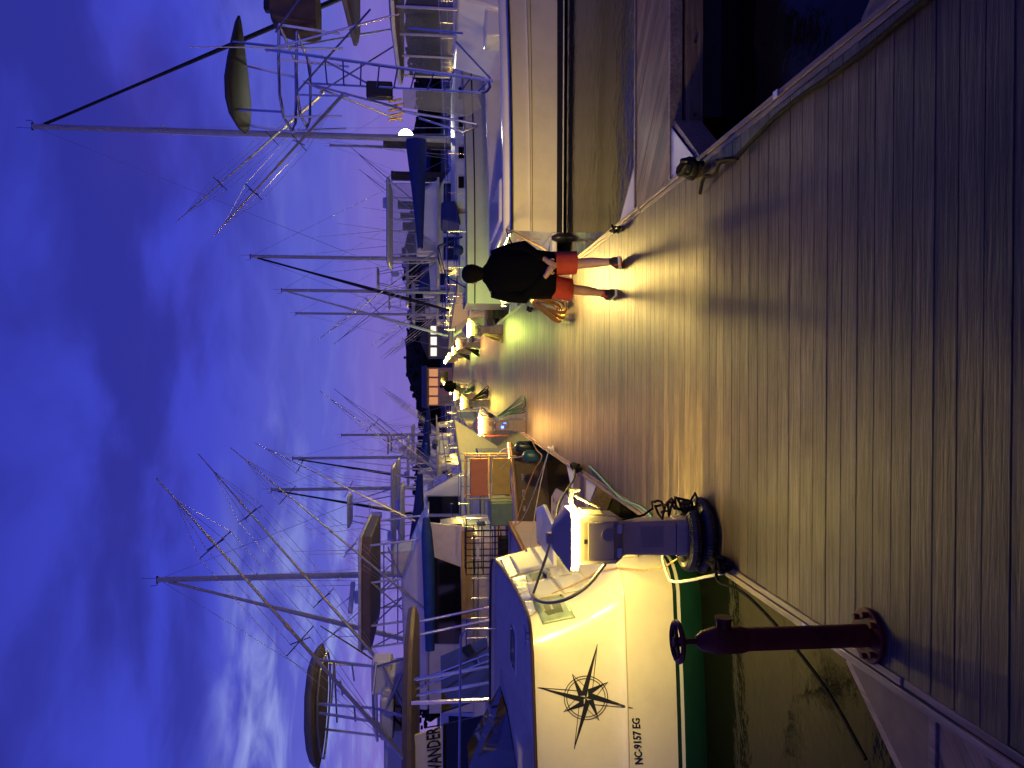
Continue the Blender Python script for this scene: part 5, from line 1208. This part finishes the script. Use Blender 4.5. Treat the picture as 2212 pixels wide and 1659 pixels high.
L4, _ = sailboat('sailboat', 'short-masted sailboat near the dock end on the left', (-2.2, 60.5, WATER_Z), math.pi, L=7, B=2.7, mastx=2.5, masth=9.7, boom=2.2, cover=M_BLUE, furl=None)
G3, _ = powerboat('motorboat', 'flybridge boat with blue canvas between the left sailboats', (-2.4, 41.0, WATER_Z), math.pi, L=9.5, B=3.6, cab=(.2, .6), canvas=M_BLUE, riglen=5)
G4, _ = powerboat('motorboat', 'far flybridge boat on the left with glowing cabin panes for reflected light', (-2.4, 55.6, WATER_Z), math.pi, L=9.5, B=3.6, cab=(.2, .6), glow=lit, rig=False)
G5, _ = powerboat('motorboat', 'farthest flybridge boat on the left before the lit dock house', (-2.4, 70.0, WATER_Z), math.pi, L=9.5, B=3.6, cab=(.2, .6), tower=True)

sailboat('sailboat', 'bare-masted sailboat far out on the left behind the tan workboat rack', (-13.0, 64.0, WATER_Z), math.pi, L=8, B=2.8, mastx=3.4, masth=11.0, boom=2.6, cover=M_BLUE, furl=None)
sailboat('sailboat', 'bare-masted sailboat far out on the right behind the clear-curtained boat', (13.5, 58.0, WATER_Z), 0, L=8, B=2.8, mastx=3.4, masth=10.2, boom=2.6, cover=M_BLUE, furl=None)
powerboat('motorboat', 'far flybridge boat on the left seen over the workboat, tall antennas', (-2.3, 65.2, WATER_Z), math.pi, L=9, B=3.4, cab=(.2, .6), tower=True, riglen=6.5)
powerboat('motorboat', 'far motorboat on the right behind the pilothouse boat, tall antennas', (2.6, 67.0, WATER_Z), 0, L=9, B=3.4, cab=(.2, .6), tower=True, riglen=6.5)
# ------------------------------------------------------------------ pilings on the right and the dock lamp
for k, (y, lab) in enumerate(((29.0, 'tallest dark square piling on the right, beside the bright dock lamp'), (34.0, 'second dark piling on the right, left of the tallest'), (40.0, 'third dark piling on the right skyline'), (43.0, 'fourth dark piling on the right skyline'), (46.0, 'fifth dark piling on the right skyline, next to the clear-curtained boat'))):
    x = 8.62 + .04 * k; p = thing('piling', lab, 'piling', (x, y, -1.5), .1 * k, 'dark pilings at the finger pier ends')
    MB().loft([rrect(0, 0, .17, .17, z, .05, 2) for z in (0, 1.0, 3.0, 5.38)]).obj('pile', M_PILE, p, smooth=30)
    MB().loft([rrect(0, 0, .17 + .012, .17 + .012, z, .05, 2) for z in (5.30, 5.41)]).obj('pile_cap', M_DARK, p, smooth=30)
fl = thing('dock_lamp', 'bright white dock lamp shining over the blue sail cover', 'lamp', (9.02, 29.6, -.28))
MB().tube([(0, 0, 0), (0, 0, 3.35)], .045, 10).obj('lamp_post', M_GREY, fl)
MB().tube([(-.02, .02, 3.38), (-.02, -.10, 3.38), (-.02, -.17, 3.38)], [.16, .24, .29], 20).obj('lamp_housing', M_GREY, fl)
MB().tube([(-.02, -.171, 3.38), (-.02, -.20, 3.38)], [.26, .20], 20).obj('lamp_glass', lamp_mat('white', (1, .97, .74), 420), fl, smooth=0)

# ------------------------------------------------------------------ far shore
hs = thing('dock_house', 'low pink dock house with orange lit windows at the dock end', 'building', (-2.0, 96.0, -.5))
MB().bb(-1.9, 2.85, 0, 6, .2, 3.5).obj('wall', M_WALL, hs, smooth=0)
MB().prism([V((-2.2, -.5, 3.5)), V((3.1, -.5, 3.5)), V((3.1, 3, 4.1)), V((-2.2, 3, 4.1))], (0, 0, .14)).prism([V((-2.2, 3, 4.1)), V((3.1, 3, 4.1)), V((3.1, 6.5, 3.5)), V((-2.2, 6.5, 3.5))], (0, 0, .14)).obj('roof', M_ROOF, hs, smooth=0)
gl = mat('lit_window', (.4, .2, .1), .5, emit=(1, .42, .16), estr=.6)
for k in range(4):
    x = -1.8 + 1.16 * k
    f = MB().bb(x, x + 1.06, -.05, 0, 2.1, 3.3).obj('window', M_WALL, hs, smooth=0)
    MB().bb(x + .06, x + 1.0, -.07, -.052, 2.16, 3.24).obj('pane', gl, f, smooth=0)
MB().bb(-1.6, -.7, -.05, 0, .25, 1.95).obj('door', M_GREYL, hs, smooth=0)
MB().bb(1.0, 2.4, -.05, 0, .9, 1.8).obj('window', M_GLASS, hs, smooth=0)
MB().bb(-1.9, 2.85, -1.2, -.6, .2, .45).obj('step', M_GREYL, hs, smooth=0)
sh = thing('boat_shed', 'small grey shed with bright white windows right of the pink dock house', 'building', (4.6, 104.0, -.5))
MB().bb(-2.4, 2.4, 0, 5, .2, 3.4).obj('wall', M_GREYL, sh, smooth=0)
MB().prism([V((-2.7, -.4, 3.4)), V((2.7, -.4, 3.4)), V((0, -.4, 4.6))], (0, 5.8, 0)).obj('roof', M_ROOF, sh, smooth=0)
gw = mat('lit_window_white', (.5, .5, .5), .5, emit=(1, .9, .75), estr=1.2)
for k in range(3): MB().bb(-2.1 + 1.45 * k, -1.0 + 1.45 * k, -.05, 0, 2.3, 3.1).obj('window', gw, sh, smooth=0)
struct(MB().add([(-400, 93, -.30), (900, 110, -.30), (900, 900, -.30), (-400, 900, -.30)], [(0, 1, 2, 3)]).obj('far_shore', mat('dark_earth', (.03, .028, .022), .95), smooth=0))
tr = MB(); rr = random.Random(5)
ridge = []
for i in range(113):
    x = -150 + 5 * i; e_ = min(1, max(.25, (x + 150) / 130)); h = (12.4 + 2.6 * math.sin(x * .045) + 1.8 * math.sin(x * .13 + 1) + rr.gauss(0, .3)) * (.55 + .45 * e_)
    ridge.append([V((x, 338, -.4)), V((x, 332, h * .5)), V((x, 340, h)), V((x, 352, h * .5)), V((x, 352, -.4))])
tr.loft(ridge)
for i in range(3200):
    x = -150 + 560 * rr.random(); y = 330 + rr.uniform(-10, 40); e_ = min(1, max(.25, (x + 150) / 130))
    h = (12.3 + 2.6 * math.sin(x * .045) + 1.8 * math.sin(x * .13 + 1) + rr.gauss(0, .35)) * (.55 + .45 * e_)
    z = h * (rr.random() ** .35); s_ = rr.uniform(.6, 1.5)
    tr.ball((x, y, z), (s_ * rr.uniform(.8, 1.4), s_, s_ * rr.uniform(.7, 1.1)), 6, 4)
tw = tr.obj('far_trees', M_TREE, smooth=0); tw['kind'] = 'stuff'; tw['label'] = 'dark line of trees on the far shore'; tw['category'] = 'trees'
